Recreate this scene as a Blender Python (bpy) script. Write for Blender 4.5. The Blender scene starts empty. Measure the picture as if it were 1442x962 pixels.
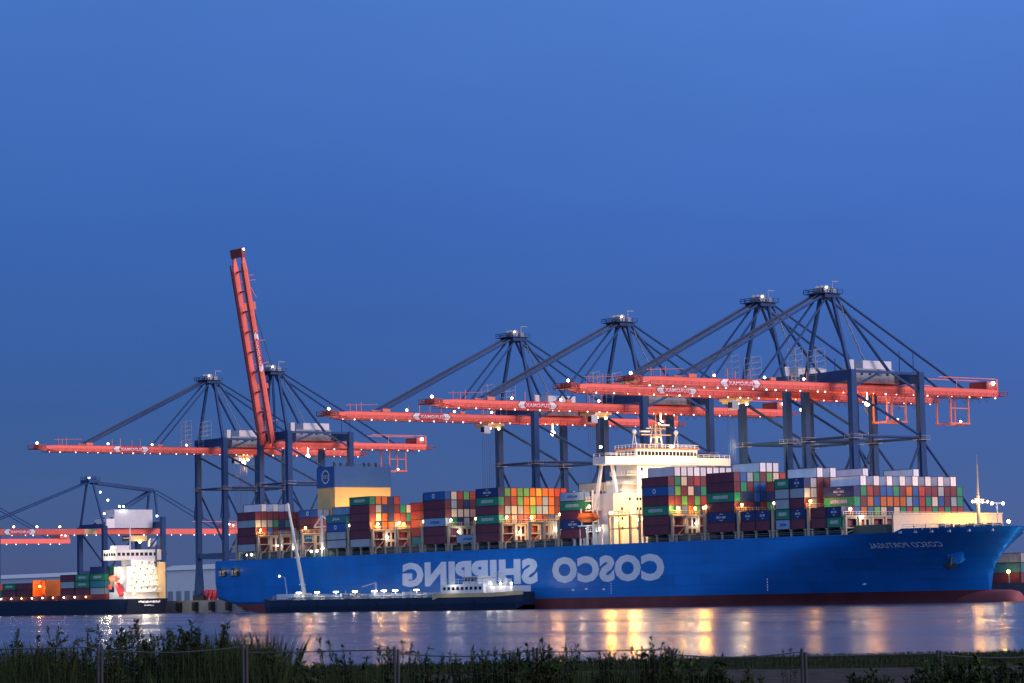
import bpy, math, random
from mathutils import Matrix, Vector
R_ = random.Random(7)
sc = bpy.context.scene
rad = math.radians
# ------------------------------------------------------------------ camera
# world: X along the quay towards the ship's bow, Y landward, Z up, water at z = 0, metres
CX, CY, CH = 895.8, -541.42, 4.2
YAW, PIT, ROL, FPX = rad(52.697), rad(5.162), rad(-1.182), 3965.0
Fv = Vector((-math.sin(YAW)*math.cos(PIT), math.cos(YAW)*math.cos(PIT), math.sin(PIT)))
Rv = Vector((math.cos(YAW), math.sin(YAW), 0)); Uv = Rv.cross(Fv)
R2 = Rv*math.cos(ROL)+Uv*math.sin(ROL); U2 = -Rv*math.sin(ROL)+Uv*math.cos(ROL)
cam = bpy.data.cameras.new('camera'); cob = bpy.data.objects.new('camera', cam); sc.collection.objects.link(cob)
cob.matrix_world = Matrix(((R2.x, U2.x, -Fv.x, CX), (R2.y, U2.y, -Fv.y, CY), (R2.z, U2.z, -Fv.z, CH), (0, 0, 0, 1)))
cam.sensor_width = 36; cam.lens = FPX/1442*36; cam.clip_start = 1; cam.clip_end = 30000
sc.camera = cob
sc.render.resolution_x, sc.render.resolution_y = 1024, 683
# ------------------------------------------------------------------ sky, afterglow, exposure
SUN_AZ, SUN_EL = rad(66), rad(18)          # azimuth clockwise from +Y
w = bpy.data.worlds.new('World'); sc.world = w; w.use_nodes = True; nt = w.node_tree
N, L = nt.nodes, nt.links
sky = N.new('ShaderNodeTexSky'); sky.sky_type = 'NISHITA'; sky.sun_disc = False
sky.sun_elevation = rad(2.5); sky.sun_rotation = SUN_AZ; sky.ozone_density = 7; sky.dust_density = .3
tc = N.new('ShaderNodeTexCoord'); sep = N.new('ShaderNodeSeparateXYZ'); L.new(tc.outputs['Generated'], sep.inputs[0])
ramp = N.new('ShaderNodeValToRGB'); L.new(sep.outputs['Z'], ramp.inputs[0])
els = ramp.color_ramp.elements
els[0].position = 0.0; els[0].color = (.047, .078, .22, 1)
els[1].position = 1.0; els[1].color = (.56, .66, .95, 1)
for p, c in ((.07, (.04, .075, .28, 1)), (.13, (.047, .097, .345, 1)), (.21, (.07, .155, .45, 1)), (.45, (.28, .39, .72, 1))):
    e = els.new(p); e.color = c
dot = N.new('ShaderNodeVectorMath'); dot.operation = 'DOT_PRODUCT'; L.new(tc.outputs['Generated'], dot.inputs[0])
dot.inputs[1].default_value = (math.sin(SUN_AZ), math.cos(SUN_AZ), 0)
mr = N.new('ShaderNodeMapRange'); mr.inputs[1].default_value = -1; mr.inputs[2].default_value = 1
mr.inputs[3].default_value = .55; mr.inputs[4].default_value = 2.35; L.new(dot.outputs['Value'], mr.inputs[0])
cmap = N.new('ShaderNodeMapping'); cmap.inputs['Scale'].default_value = (2.2, 2.2, 9); L.new(tc.outputs['Generated'], cmap.inputs[0])
cn = N.new('ShaderNodeTexNoise'); cn.inputs['Scale'].default_value = 2; cn.inputs['Detail'].default_value = 6; cn.inputs['Roughness'].default_value = .6; L.new(cmap.outputs[0], cn.inputs[0])
cr = N.new('ShaderNodeMapRange'); cr.inputs[1].default_value = .25; cr.inputs[2].default_value = .75; cr.inputs[3].default_value = .93; cr.inputs[4].default_value = 1.07; L.new(cn.outputs[0], cr.inputs[0])
mm = N.new('ShaderNodeMath'); mm.operation = 'MULTIPLY'; L.new(mr.outputs[0], mm.inputs[0]); L.new(cr.outputs[0], mm.inputs[1])
vm = N.new('ShaderNodeVectorMath'); vm.operation = 'SCALE'; L.new(ramp.outputs[0], vm.inputs[0]); L.new(mm.outputs[0], vm.inputs['Scale'])
nk = N.new('ShaderNodeVectorMath'); nk.operation = 'SCALE'; L.new(sky.outputs[0], nk.inputs[0]); nk.inputs['Scale'].default_value = .1
add = N.new('ShaderNodeVectorMath'); add.operation = 'ADD'; L.new(vm.outputs[0], add.inputs[0]); L.new(nk.outputs[0], add.inputs[1])
bg = N['Background']; L.new(add.outputs[0], bg.inputs[0]); bg.inputs[1].default_value = 1.0
sd = bpy.data.lights.new('sun', 'SUN'); sd.energy = 2.8; sd.angle = rad(28); sd.color = (1, .66, .55)
so = bpy.data.objects.new('sun', sd); sc.collection.objects.link(so)
sdir = Vector((math.sin(SUN_AZ)*math.cos(SUN_EL), math.cos(SUN_AZ)*math.cos(SUN_EL), math.sin(SUN_EL)))
so.rotation_euler = sdir.to_track_quat('Z', 'Y').to_euler(); so.location = (600, 200, 300)
vs = sc.view_settings; vs.view_transform = 'Standard'; vs.look = 'None'; vs.exposure = 0; vs.gamma = 1
sc.cycles.sample_clamp_indirect = 6; sc.cycles.max_bounces = 5; sc.cycles.use_denoising = True
# ------------------------------------------------------------------ materials
def mat(name, col, rough=.6, metal=0, var=.18, scale=.6, streak=False, spec=.4, bump=0):
    m = bpy.data.materials.new(name); m.use_nodes = True; nt = m.node_tree; N, L = nt.nodes, nt.links
    b = N['Principled BSDF']; b.inputs['Roughness'].default_value = rough; b.inputs['Metallic'].default_value = metal
    b.inputs['Specular IOR Level'].default_value = spec
    tc = N.new('ShaderNodeTexCoord'); mp = N.new('ShaderNodeMapping'); L.new(tc.outputs['Object'], mp.inputs[0])
    mp.inputs['Scale'].default_value = (scale, scale, scale*(.12 if streak else 1))
    no = N.new('ShaderNodeTexNoise'); no.inputs['Detail'].default_value = 5; no.inputs['Scale'].default_value = 1; L.new(mp.outputs[0], no.inputs[0])
    oi = N.new('ShaderNodeObjectInfo'); ad = N.new('ShaderNodeMath'); ad.operation = 'MULTIPLY_ADD'
    L.new(oi.outputs['Random'], ad.inputs[0]); ad.inputs[1].default_value = .35; L.new(no.outputs[0], ad.inputs[2])
    mx = N.new('ShaderNodeMapRange'); mx.inputs[1].default_value = .3; mx.inputs[2].default_value = 1.0
    mx.inputs[3].default_value = 1-var; mx.inputs[4].default_value = 1+var; L.new(ad.outputs[0], mx.inputs[0])
    sc_ = N.new('ShaderNodeVectorMath'); sc_.operation = 'SCALE'; sc_.inputs[0].default_value = col; L.new(mx.outputs[0], sc_.inputs['Scale'])
    L.new(sc_.outputs[0], b.inputs['Base Color'])
    if bump:
        bp = N.new('ShaderNodeBump'); bp.inputs['Strength'].default_value = bump; bp.inputs['Distance'].default_value = .1
        L.new(no.outputs[0], bp.inputs['Height']); L.new(bp.outputs[0], b.inputs['Normal'])
    return m
def emit(name, col, s):
    m = bpy.data.materials.new(name); m.use_nodes = True; b = m.node_tree.nodes['Principled BSDF']
    b.inputs['Base Color'].default_value = (*col, 1); b.inputs['Emission Color'].default_value = (*col, 1); b.inputs['Emission Strength'].default_value = s
    return m
def hull_mat():
    m = mat('hull_blue_paint', (.003, .185, .54), .42, var=.14, scale=.12, streak=True, spec=.5); nt = m.node_tree; N, L = nt.nodes, nt.links; b = N['Principled BSDF']
    src = b.inputs['Base Color'].links[0].from_socket; tc = N.new('ShaderNodeTexCoord'); sp = N.new('ShaderNodeSeparateXYZ'); L.new(tc.outputs['Object'], sp.inputs[0])
    cb = N.new('ShaderNodeCombineXYZ'); L.new(sp.outputs['X'], cb.inputs['X']); L.new(sp.outputs['Z'], cb.inputs['Y'])
    br = N.new('ShaderNodeTexBrick'); L.new(cb.outputs[0], br.inputs['Vector']); br.inputs['Scale'].default_value = 1; br.inputs['Brick Width'].default_value = 11.5; br.inputs['Row Height'].default_value = 3.1; br.inputs['Mortar Size'].default_value = .09; br.inputs['Mortar Smooth'].default_value = .6
    br.inputs['Color1'].default_value = (.9, .9, .9, 1); br.inputs['Color2'].default_value = (1.08, 1.08, 1.08, 1); br.inputs['Mortar'].default_value = (.72, .72, .74, 1)
    mu = N.new('ShaderNodeVectorMath'); mu.operation = 'MULTIPLY'; L.new(src, mu.inputs[0]); L.new(br.outputs['Color'], mu.inputs[1])
    mp = N.new('ShaderNodeMapping'); mp.inputs['Scale'].default_value = (.9, .9, .05); L.new(tc.outputs['Object'], mp.inputs[0])
    ns = N.new('ShaderNodeTexNoise'); ns.inputs['Scale'].default_value = 1; ns.inputs['Detail'].default_value = 6; L.new(mp.outputs[0], ns.inputs[0])
    rr = N.new('ShaderNodeMapRange'); rr.inputs[1].default_value = .6; rr.inputs[2].default_value = .8; rr.inputs[4].default_value = .45; L.new(ns.outputs[0], rr.inputs[0])
    mx = N.new('ShaderNodeMix'); mx.data_type = 'RGBA'; L.new(rr.outputs[0], mx.inputs[0]); L.new(mu.outputs[0], mx.inputs[6]); mx.inputs[7].default_value = (.10, .11, .13, 1)
    mp2 = N.new('ShaderNodeMapping'); mp2.inputs['Scale'].default_value = (.035, .035, .55); L.new(tc.outputs['Object'], mp2.inputs[0])
    n2 = N.new('ShaderNodeTexNoise'); n2.inputs['Scale'].default_value = 1; n2.inputs['Detail'].default_value = 8; n2.inputs['Roughness'].default_value = .7; L.new(mp2.outputs[0], n2.inputs[0])
    r2 = N.new('ShaderNodeMapRange'); r2.inputs[1].default_value = .57; r2.inputs[2].default_value = .72; r2.inputs[4].default_value = .4; L.new(n2.outputs[0], r2.inputs[0])
    m2 = N.new('ShaderNodeMix'); m2.data_type = 'RGBA'; L.new(r2.outputs[0], m2.inputs[0]); L.new(mx.outputs[2], m2.inputs[6]); m2.inputs[7].default_value = (.012, .09, .24, 1)
    L.new(m2.outputs[2], b.inputs['Base Color'])
    bp = N.new('ShaderNodeBump'); bp.inputs['Strength'].default_value = .25; bp.inputs['Distance'].default_value = .08; L.new(br.outputs['Fac'], bp.inputs['Height']); bp.invert = True; L.new(bp.outputs[0], b.inputs['Normal'])
    return m
M = dict(
    hull=hull_mat(),
    boot=mat('boot_red_paint', (.20, .045, .045), .6, var=.25, scale=.15, streak=True),
    hullwhite=mat('hull_lettering_white', (.90, .90, .87), .55, var=.12, scale=.2),
    deckgreen=mat('deck_green_grey', (.07, .10, .09), .7),
    beige=mat('lashing_bridge_beige', (.42, .35, .25), .6, var=.2),
    white=mat('superstructure_white', (.78, .76, .72), .5, var=.06, scale=.3),
    funnel=mat('funnel_cream', (.66, .45, .17), .55, var=.06, scale=.2),
    funnelblue=mat('funnel_blue', (.02, .10, .30), .55, var=.12),
    orange=mat('lifeboat_orange', (.75, .16, .02), .45),
    steelblue=mat('crane_blue_steel', (.017, .056, .15), .7, spec=.2, var=.2, scale=.3),
    red=mat('crane_red_steel', (.78, .13, .095), .5, var=.12, scale=.25),
    darkred=mat('crane_dark_red', (.30, .05, .04), .6),
    pinkred=mat('crane_faded_red', (.60, .17, .12), .6),
    grey=mat('grey_steel', (.26, .28, .30), .55),
    housegrey=mat('machinery_house_grey', (.20, .24, .26), .65, var=.2), cream=mat('pole_cream', (.74, .68, .54), .5), palegrey=mat('pale_grey_cladding', (.50, .53, .55), .6, var=.1),
    dark=mat('dark_steel', (.035, .038, .042), .6),
    rope=mat('wire_rope', (.05, .06, .08), .7),
    signwhite=mat('sign_white', (.75, .73, .72), .6, var=.05),
    signred=mat('sign_red', (.55, .03, .04), .6, var=.05),
    navy=mat('barge_navy_paint', (.012, .022, .05), .45, var=.2, scale=.1, streak=True),
    yellow=mat('barge_yellow_paint', (.72, .50, .22), .5),
    glass=mat('dark_window_glass', (.02, .025, .03), .15, spec=.6),
    concrete=mat('quay_concrete', (.22, .21, .20), .85, var=.25, scale=.2),
    asphalt=mat('quay_asphalt', (.06, .06, .062), .9),
    galv=mat('galvanised_tube', (.03, .034, .036), .7, spec=.2),
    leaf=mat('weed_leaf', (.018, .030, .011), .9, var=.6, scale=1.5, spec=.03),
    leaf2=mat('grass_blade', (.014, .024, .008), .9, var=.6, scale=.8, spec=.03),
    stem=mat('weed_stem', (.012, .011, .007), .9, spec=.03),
    frame=mat('container_frame_shade_grime', (.05, .036, .034), .75, var=.4), rubber=mat('fender_rubber', (.02, .02, .02), .8),  # frame: grime plus joint shade, painted into one dark colour
    lampb=emit('boom_lamp_glow', (1, .86, .8), 3), lampw=emit('lamp_white_glow', (1, .93, .86), 14), lampo=emit('lamp_sodium_glow', (1, .5, .12), 16), lampy=emit('lamp_warm_glow', (1, .76, .42), 16))
CC = dict(m=('maroon', (.15, .035, .055)), r=('red', (.40, .05, .04)), o=('orange', (.55, .15, .035)), g=('green', (.012, .25, .13)),
          G=('light green', (.12, .38, .10)), t=('teal', (.03, .20, .24)), b=('blue', (.015, .11, .33)), n=('navy blue', (.012, .04, .15)),
          l=('pale blue', (.22, .34, .48)), w=('white', (.72, .73, .74)), c=('cream', (.66, .54, .38)), s=('grey', (.30, .36, .38)),
          y=('yellow', (.70, .42, .06)), p=('pinkish', (.50, .28, .24)))
CM = {k: mat('container_'+v[0].replace(' ', '_')+'_paint', v[1], .5, var=.22, scale=.35, streak=True) for k, v in CC.items()}
# ------------------------------------------------------------------ mesh helpers
COL = sc.collection
ORG = {}
class MB:
    def __init__(s): s.v = []; s.f = []
    def quadbox(s, c):           # eight corners, bottom ring then top ring
        i = len(s.v); s.v += [tuple(p) for p in c]
        s.f += [(i, i+3, i+2, i+1), (i+4, i+5, i+6, i+7), (i, i+1, i+5, i+4), (i+1, i+2, i+6, i+5), (i+2, i+3, i+7, i+6), (i+3, i, i+4, i+7)]
        return s
    def box(s, x0, x1, y0, y1, z0, z1):
        return s.quadbox([(x0, y0, z0), (x1, y0, z0), (x1, y1, z0), (x0, y1, z0), (x0, y0, z1), (x1, y0, z1), (x1, y1, z1), (x0, y1, z1)])
    def bar(s, p, q, a, b=None, a2=None, b2=None):
        p, q = Vector(p), Vector(q); b = a if b is None else b; a2 = a if a2 is None else a2; b2 = b if b2 is None else b2
        d = (q-p).normalized(); up = Vector((1, 0, 0)) if abs(d.x) < .9 else Vector((0, 1, 0))
        n = d.cross(up).normalized(); u = n.cross(d).normalized()
        c = []
        for o, A, B in ((p, a, b), (q, a2, b2)):
            for su, sn in ((-1, -1), (1, -1), (1, 1), (-1, 1)): c.append(o+u*su*A/2+n*sn*B/2)
        return s.quadbox(c)
    def tube(s, p, q, r, r2=None, n=8, cap=True):
        p, q = Vector(p), Vector(q); r2 = r if r2 is None else r2
        d = (q-p).normalized(); up = Vector((0, 0, 1)) if abs(d.z) < .9 else Vector((1, 0, 0))
        a = d.cross(up).normalized(); b = d.cross(a); i = len(s.v)
        for o, rr in ((p, r), (q, r2)):
            for k in range(n):
                t = 2*math.pi*k/n; s.v.append(tuple(o+(a*math.cos(t)+b*math.sin(t))*rr))
        for k in range(n): s.f.append((i+k, i+(k+1) % n, i+n+(k+1) % n, i+n+k))
        if cap: s.f.append(tuple(i+k for k in range(n))[::-1]); s.f.append(tuple(i+n+k for k in range(n)))
        return s
    def ball(s, c, r, n=8, m=5, sx=1, sy=1, sz=1):
        i = len(s.v)
        for j in range(m+1):
            ph = math.pi*j/m
            for k in range(n):
                t = 2*math.pi*k/n
                s.v.append((c[0]+r*sx*math.sin(ph)*math.cos(t), c[1]+r*sy*math.sin(ph)*math.sin(t), c[2]+r*sz*math.cos(ph)))
        for j in range(m):
            for k in range(n): s.f.append((i+j*n+k, i+(j+1)*n+k, i+(j+1)*n+(k+1) % n, i+j*n+(k+1) % n))
        return s
    def rail(s, pts, h=1.1, r=.05, step=3):   # handrail along a polyline
        for p, q in zip(pts[:-1], pts[1:]):
            p, q = Vector(p), Vector(q); up = Vector((0, 0, h))
            s.bar(p+up, q+up, r*2); s.bar(p+up*.5, q+up*.5, r*1.4)
            k = max(1, int((q-p).length/step))
            for j in range(k+1):
                o = p.lerp(q, j/k); s.bar(o, o+up, r*2)
        return s
    def mesh(s, name, org=(0, 0, 0), smooth=False):
        me = bpy.data.meshes.new(name); me.from_pydata([(a-org[0], b-org[1], c-org[2]) for a, b, c in s.v], [], s.f)
        if smooth:
            me.polygons.foreach_set('use_smooth', [True]*len(me.polygons))
        me.update(); return me
    def build(s, name, m, parent=None, smooth=False, label=None):
        org = ORG.get(parent.name, (0, 0, 0)) if parent else (0, 0, 0)
        me = s.mesh(name, org, smooth); me.materials.append(m if not isinstance(m, str) else M[m])
        o = bpy.data.objects.new(name, me); COL.objects.link(o)
        if parent: o.parent = parent; ORG[o.name] = org
        if label: o['label'] = label
        return o
def tag(o, label=None, cat=None, group=None, kind=None):
    if label: o['label'] = label
    if cat: o['category'] = cat
    if group: o['group'] = group
    if kind: o['kind'] = kind
    return o
def thing(name, loc, label, cat, group=None):
    o = bpy.data.objects.new(name, None); COL.objects.link(o); o.location = loc; o.empty_display_size = 1
    ORG[o.name] = tuple(loc); return tag(o, label, cat, group)
def copy_tree(o, parent=None):
    c = o.copy(); COL.objects.link(c); c.parent = parent
    for ch in o.children: copy_tree(ch, c)
    return c
def light(loc, col, power, parent=None, r=.5, spot=None, aim=None, blend=.6):
    d = bpy.data.lights.new('lamp_light', 'SPOT' if spot else 'POINT'); d.energy = power; d.color = col; d.shadow_soft_size = r
    if spot: d.spot_size = rad(spot); d.spot_blend = blend
    o = bpy.data.objects.new('lamp_light', d); COL.objects.link(o)
    org = ORG.get(parent.name, (0, 0, 0)) if parent else (0, 0, 0)
    o.location = Vector(loc)-Vector(org)
    if aim: o.rotation_euler = (Vector(loc)-Vector(aim)).to_track_quat('Z', 'Y').to_euler()
    if parent: o.parent = parent
    return o
WARM, SOD, WHT = (1, .74, .42), (1, .47, .10), (1, .93, .84)
_tx = {}
def text_raw(body, bold=.02):
    if (body, bold) in _tx: return _tx[(body, bold)]
    cu = bpy.data.curves.new('lettering', 'FONT'); cu.body = body; cu.offset = bold; cu.resolution_u = 3; cu.space_character = 1.08
    o = bpy.data.objects.new('lettering', cu); COL.objects.link(o)
    me = bpy.data.meshes.new_from_object(o.evaluated_get(bpy.context.evaluated_depsgraph_get()))
    bpy.data.objects.remove(o)
    vs = [v.co for v in me.vertices]; x0 = min(v.x for v in vs); x1 = max(v.x for v in vs); y0 = min(v.y for v in vs); y1 = max(v.y for v in vs)
    r = ([((v.x-x0)/(x1-x0), (v.y-y0)/(y1-y0)) for v in vs], [tuple(p.vertices) for p in me.polygons])
    _tx[(body, bold)] = r; return r
def text_on(mb, body, place, bold=.02):      # place(u, v) -> point; the writing runs from u = 1 back to u = 0 (it reads reversed here)
    vs, fs = text_raw(body, bold); i = len(mb.v)
    mb.v += [tuple(place(1-u, v)) for u, v in vs]; mb.f += [tuple(i+k for k in f) for f in fs]
# ------------------------------------------------------------------ water, quay, near bank
def water_mat():
    m = bpy.data.materials.new('harbour_water'); m.use_nodes = True; nt = m.node_tree; N, L = nt.nodes, nt.links
    b = N['Principled BSDF']; b.inputs['Base Color'].default_value = (.012, .02, .03, 1); b.inputs['IOR'].default_value = 1.33
    tc = N.new('ShaderNodeTexCoord'); mp = N.new('ShaderNodeMapping'); L.new(tc.outputs['Object'], mp.inputs[0])
    mp.inputs['Rotation'].default_value = (0, 0, -YAW); mp.inputs['Scale'].default_value = (.004, .03, 1)
    no = N.new('ShaderNodeTexNoise'); no.inputs['Scale'].default_value = 1; no.inputs['Detail'].default_value = 4; L.new(mp.outputs[0], no.inputs[0])
    r = N.new('ShaderNodeMapRange'); r.inputs[1].default_value = .35; r.inputs[2].default_value = .65; r.inputs[3].default_value = .17; r.inputs[4].default_value = .27
    L.new(no.outputs[0], r.inputs[0]); L.new(r.outputs[0], b.inputs['Roughness'])
    mp2 = N.new('ShaderNodeMapping'); L.new(tc.outputs['Object'], mp2.inputs[0]); mp2.inputs['Rotation'].default_value = (0, 0, -YAW); mp2.inputs['Scale'].default_value = (.12, .3, 1)
    n2 = N.new('ShaderNodeTexNoise'); n2.inputs['Scale'].default_value = 1; n2.inputs['Detail'].default_value = 3; L.new(mp2.outputs[0], n2.inputs[0])
    bp = N.new('ShaderNodeBump'); bp.inputs['Strength'].default_value = .25; bp.inputs['Distance'].default_value = .35
    L.new(n2.outputs[0], bp.inputs['Height']); L.new(bp.outputs[0], b.inputs['Normal'])
    return m
o = MB(); o.v = [(-9000, -9000, 0), (9000, -9000, 0), (9000, 9000, 0), (-9000, 9000, 0)]; o.f = [(0, 1, 2, 3)]
tag(o.build('water', water_mat()), kind='structure')
q = MB().box(-2500, 620, 52.8, 56.2, -8, 5.0)
tag(q.build('quay_wall', 'concrete'), kind='structure')
q = MB().box(-2500, 620, 56.2, 2600, -8, 4.9)
tag(q.build('quay_apron', 'asphalt'), kind='structure')
def gp(px, D, z):            # a point D metres ahead of the camera, on the ray of image column px
    f = Vector((Fv.x, Fv.y, 0)).normalized(); p = Vector((CX, CY, 0))+f*D+Rv*(D*(px-721)/FPX); p.z = z; return p
def ground_z(D):
    for (a, za), (b, zb) in zip(((-80, 2.6), (25, 2.6), (48, .9), (147, .75), (156, -.4), (220, -4)), ((25, 2.6), (48, .9), (147, .75), (156, -.4), (220, -4), (999, -9))):
        if D <= b: return za+(zb-za)*(D-a)/(b-a)
def bank_mat():
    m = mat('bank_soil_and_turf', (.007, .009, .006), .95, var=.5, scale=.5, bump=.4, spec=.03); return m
g = MB(); f_ = Vector((Fv.x, Fv.y, 0)).normalized()
Ds = [-80, 10, 25, 36, 48]+[48+i*6 for i in range(1, 17)]+[147, 150, 153, 156, 162, 220]
for D in Ds:
    for k in range(41):
        p = Vector((CX, CY, 0))+f_*D+Rv*(k-20)*12; p.z = ground_z(D)+R_.uniform(-.06, .06)*(48 < D < 153); g.v.append(tuple(p))
for i in range(len(Ds)-1):
    for k in range(40): a = i*41+k; g.f.append((a, a+1, a+42, a+41))
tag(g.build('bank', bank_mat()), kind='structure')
g = MB()
for k in range(60):
    x = 4+k*3
    for D in (92+2*math.sin(k*.7), 117+2.5*math.sin(k*.45+1)):
        p = Vector((CX, CY, 0))+f_*D+Rv*(x-8); p.z = .98; g.v.append(tuple(p))
for k in range(59): g.f.append((2*k, 2*k+2, 2*k+3, 2*k+1))
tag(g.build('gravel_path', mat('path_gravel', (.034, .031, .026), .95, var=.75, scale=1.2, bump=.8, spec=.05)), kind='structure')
# ------------------------------------------------------------------ container ship
LEN, HB, YC, DK = 374., 25.6, 25.6, 19.2
def lerp(a, b, t): return a+(b-a)*t
def stem_x(z): return 363+2*min(max(z, 0), 9)/9+(9.4*((z-9)/11)**1.2 if z > 9 else 0)
def halfb(X, z):
    t = min(max(z, 0)/DK, 1.1); xs = lerp(255, 322, t**1.1); xe = stem_x(z)
    if X <= xs:
        h = HB
        if X < 45: h *= 1-.05*((45-X)/45)**2*(1+1.2*max(0, 1-z/12))
        return h
    u = min((X-xs)/(xe-xs), 1); p = lerp(1.9, 2.3, min(t, 1)); e = lerp(1.15, .62, min(t, 1))
    return HB*(1-u**p)**e
def keel_z(X): return 7.2*(max(0, 1-X/42))**1.25-1.5 if X < 42 else -1.5
def top_z(X): return DK+(1.0 if X > 352 else (1.0*(X-349)/3 if X > 349 else 0))
ship = thing('container_ship', (187, YC, 0), 'huge blue container ship with white hull lettering moored along the quay', 'ship')
XS = [0, .8, 3, 6, 10, 15, 20, 26, 33, 42, 60, 90, 120, 150, 180, 210, 240, 255]+[255+3.5*i for i in range(1, 27)]+[347, 349, 350.5, 352, 354, 356.5, 359, 361, 363, 365, 367, 369, 370.5, 372, 373, 374, 374.6]
XS = sorted(set(round(x, 2) for x in XS))
BT = 3.25
def hull_part(zl_fn, nz):
    mb = MB(); idx = {}
    for side in (-1, 1):
        for i, X in enumerate(XS):
            zs = zl_fn(X)
            if zs is None: continue
            lo, hi = zs
            for j in range(nz+1):
                z = lerp(lo, hi, j/nz); xe = stem_x(z); Xc = min(X, xe)
                idx[(side, i, j)] = len(mb.v); mb.v.append((Xc, YC+side*halfb(Xc, z), z))
    for side in (-1, 1):
        for i in range(len(XS)-1):
            for j in range(nz):
                k = [(side, i, j), (side, i+1, j), (side, i+1, j+1), (side, i, j+1)]
                if all(a in idx for a in k):
                    f = [idx[a] for a in k]; mb.f.append(tuple(f if side < 0 else f[::-1]))
    return mb, idx
hm, ix = hull_part(lambda X: (max(BT, keel_z(X)), top_z(X)), 16)
for j in range(16): hm.f.append((ix[(1, 0, j)], ix[(-1, 0, j)], ix[(-1, 0, j+1)], ix[(1, 0, j+1)]))
for i in range(len(XS)-1):                                     # counter underside
    if XS[i] < 42: hm.f.append((ix[(-1, i, 0)], ix[(1, i, 0)], ix[(1, i+1, 0)], ix[(-1, i+1, 0)]))
hull = hm.build('hull', 'hull', ship, smooth=True)
bm_, ib = hull_part(lambda X: (keel_z(X), BT) if keel_z(X) < BT-.05 else None, 4)
bm_.build('boot_topping', 'boot', ship, smooth=True, label='dark red underwater paint showing above the waterline')
b = MB(); bst = [(340, 2.6, 2.6), (352, 3.3, 3.3), (366, 3.5, 3.5), (371, 3.5, 3.45), (373, 3.1, 3.1), (374, 2.2, 2.3), (374.4, .5, .5)]
for X, ry, rz in bst:
    for k in range(16): t = 2*math.pi*k/16; b.v.append((X, YC+ry*math.cos(t), -.3+rz*math.sin(t)))
for i in range(len(bst)-1):
    for k in range(16): b.f.append((i*16+k, i*16+(k+1) % 16, i*16+16+(k+1) % 16, i*16+16+k))
b.f.append(tuple(range(96, 112))); b.build('bulbous_bow', 'boot', ship, smooth=True)
d = MB()
for X in XS:
    h = max(halfb(min(X, stem_x(DK-.9)), DK-.9)-.05, 0); d.v += [(min(X, 373.5), YC-h, DK-.25), (min(X, 373.5), YC+h, DK-.25)]
for i in range(len(XS)-1): d.f.append((2*i, 2*i+2, 2*i+3, 2*i+1))
d.build('weather_deck', 'deckgreen', ship)
# hull lettering
mb = MB(); text_on(mb, 'COSCO', lambda u, v: (lerp(203.4, 257.3, u), -.05, lerp(7.8, 15.9, v)), .06); mb.build('hull_lettering', 'hullwhite', ship)
mb = MB(); text_on(mb, 'SHIPPING', lambda u, v: (lerp(122.2, 196, u), -.05, lerp(7.8, 15.9, v)), .06); mb.build('hull_lettering', 'hullwhite', ship)
def on_hull(X, z, off=.06): return (X, YC-halfb(X, z)-off, z)
mb = MB(); text_on(mb, 'COSCO PORTUGAL', lambda u, v: on_hull(lerp(339.5, 358.5, u), lerp(15.1, 16.5, v), .16), .02); mb.build('bow_name', 'hullwhite', ship)
for X in (232, 302):                                            # draught marks
    mb = MB()
    for k in range(5): mb.box(X, X+.35, -.05, -.02, 4.2+k*.75, 4.6+k*.75)
    mb.build('draught_mark', 'hullwhite', ship)
for X, z in ((213, 5.4), (219.5, 5.6), (228, 5.4), (330, 5.2)):
    mb = MB().box(X, X+1.2, halfb(255, 10)*0-.05+ (YC-halfb(X, z)-.1 if X > 255 else 0), (YC-halfb(X, z)+.05 if X > 255 else .02), z, z+.5); mb.build('hull_marking', 'hullwhite', ship)
for X in (3.5, 12.5):                                           # mooring ports in the stern quarter
    h = YC-halfb(X+3, 15)
    MB().box(X, X+6.2, h-.12, h+.3, 13.4, 16.2).build('mooring_port', 'dark', ship)
    MB().bar((X+1, h-.25, 13.6), (X+1, h-.25, 15.6), .7).bar((X+3.6, h-.25, 13.6), (X+3.6, h-.25, 15.2), .9).build('fairlead', 'beige', ship)
    light((X+3, h-.8, 15.4), WARM, 60, ship, .2)
# anchor and its bolster on the bow flare
ax, az = 358.5, 12.6; ay = YC-halfb(ax, az)
a = MB().quadbox([(ax-.6, ay-.2, az-2.2), (ax+.9, ay+1.2, az-2.2), (ax+2, ay+3, az-1), (ax-1, ay+2, az-1), (ax-2.2, ay-2.2, az+2.2), (ax+3.4, ay+.6, az+2.2), (ax+3.6, ay+4, az+2.4), (ax-2.2, ay+2, az+2.4)])
an = a.build('anchor_bolster', 'hull', ship)
MB().bar((ax-.2, ay-.9, az-.2), (ax-.5, ay-1.1, az-3.2), .6).bar((ax-2.4, ay-1.6, az-2.4), (ax-.5, ay-1.2, az-3.4), .6).bar((ax+1.2, ay-.2, az-2.2), (ax-.5, ay-1.2, az-3.4), .6).build('anchor', 'dark', an)
MB().rail([on_hull(X, 20.1, -.3) for X in range(352, 374, 3)], 1.1, .06, 2).build('bow_rail', 'white', ship)
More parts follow.
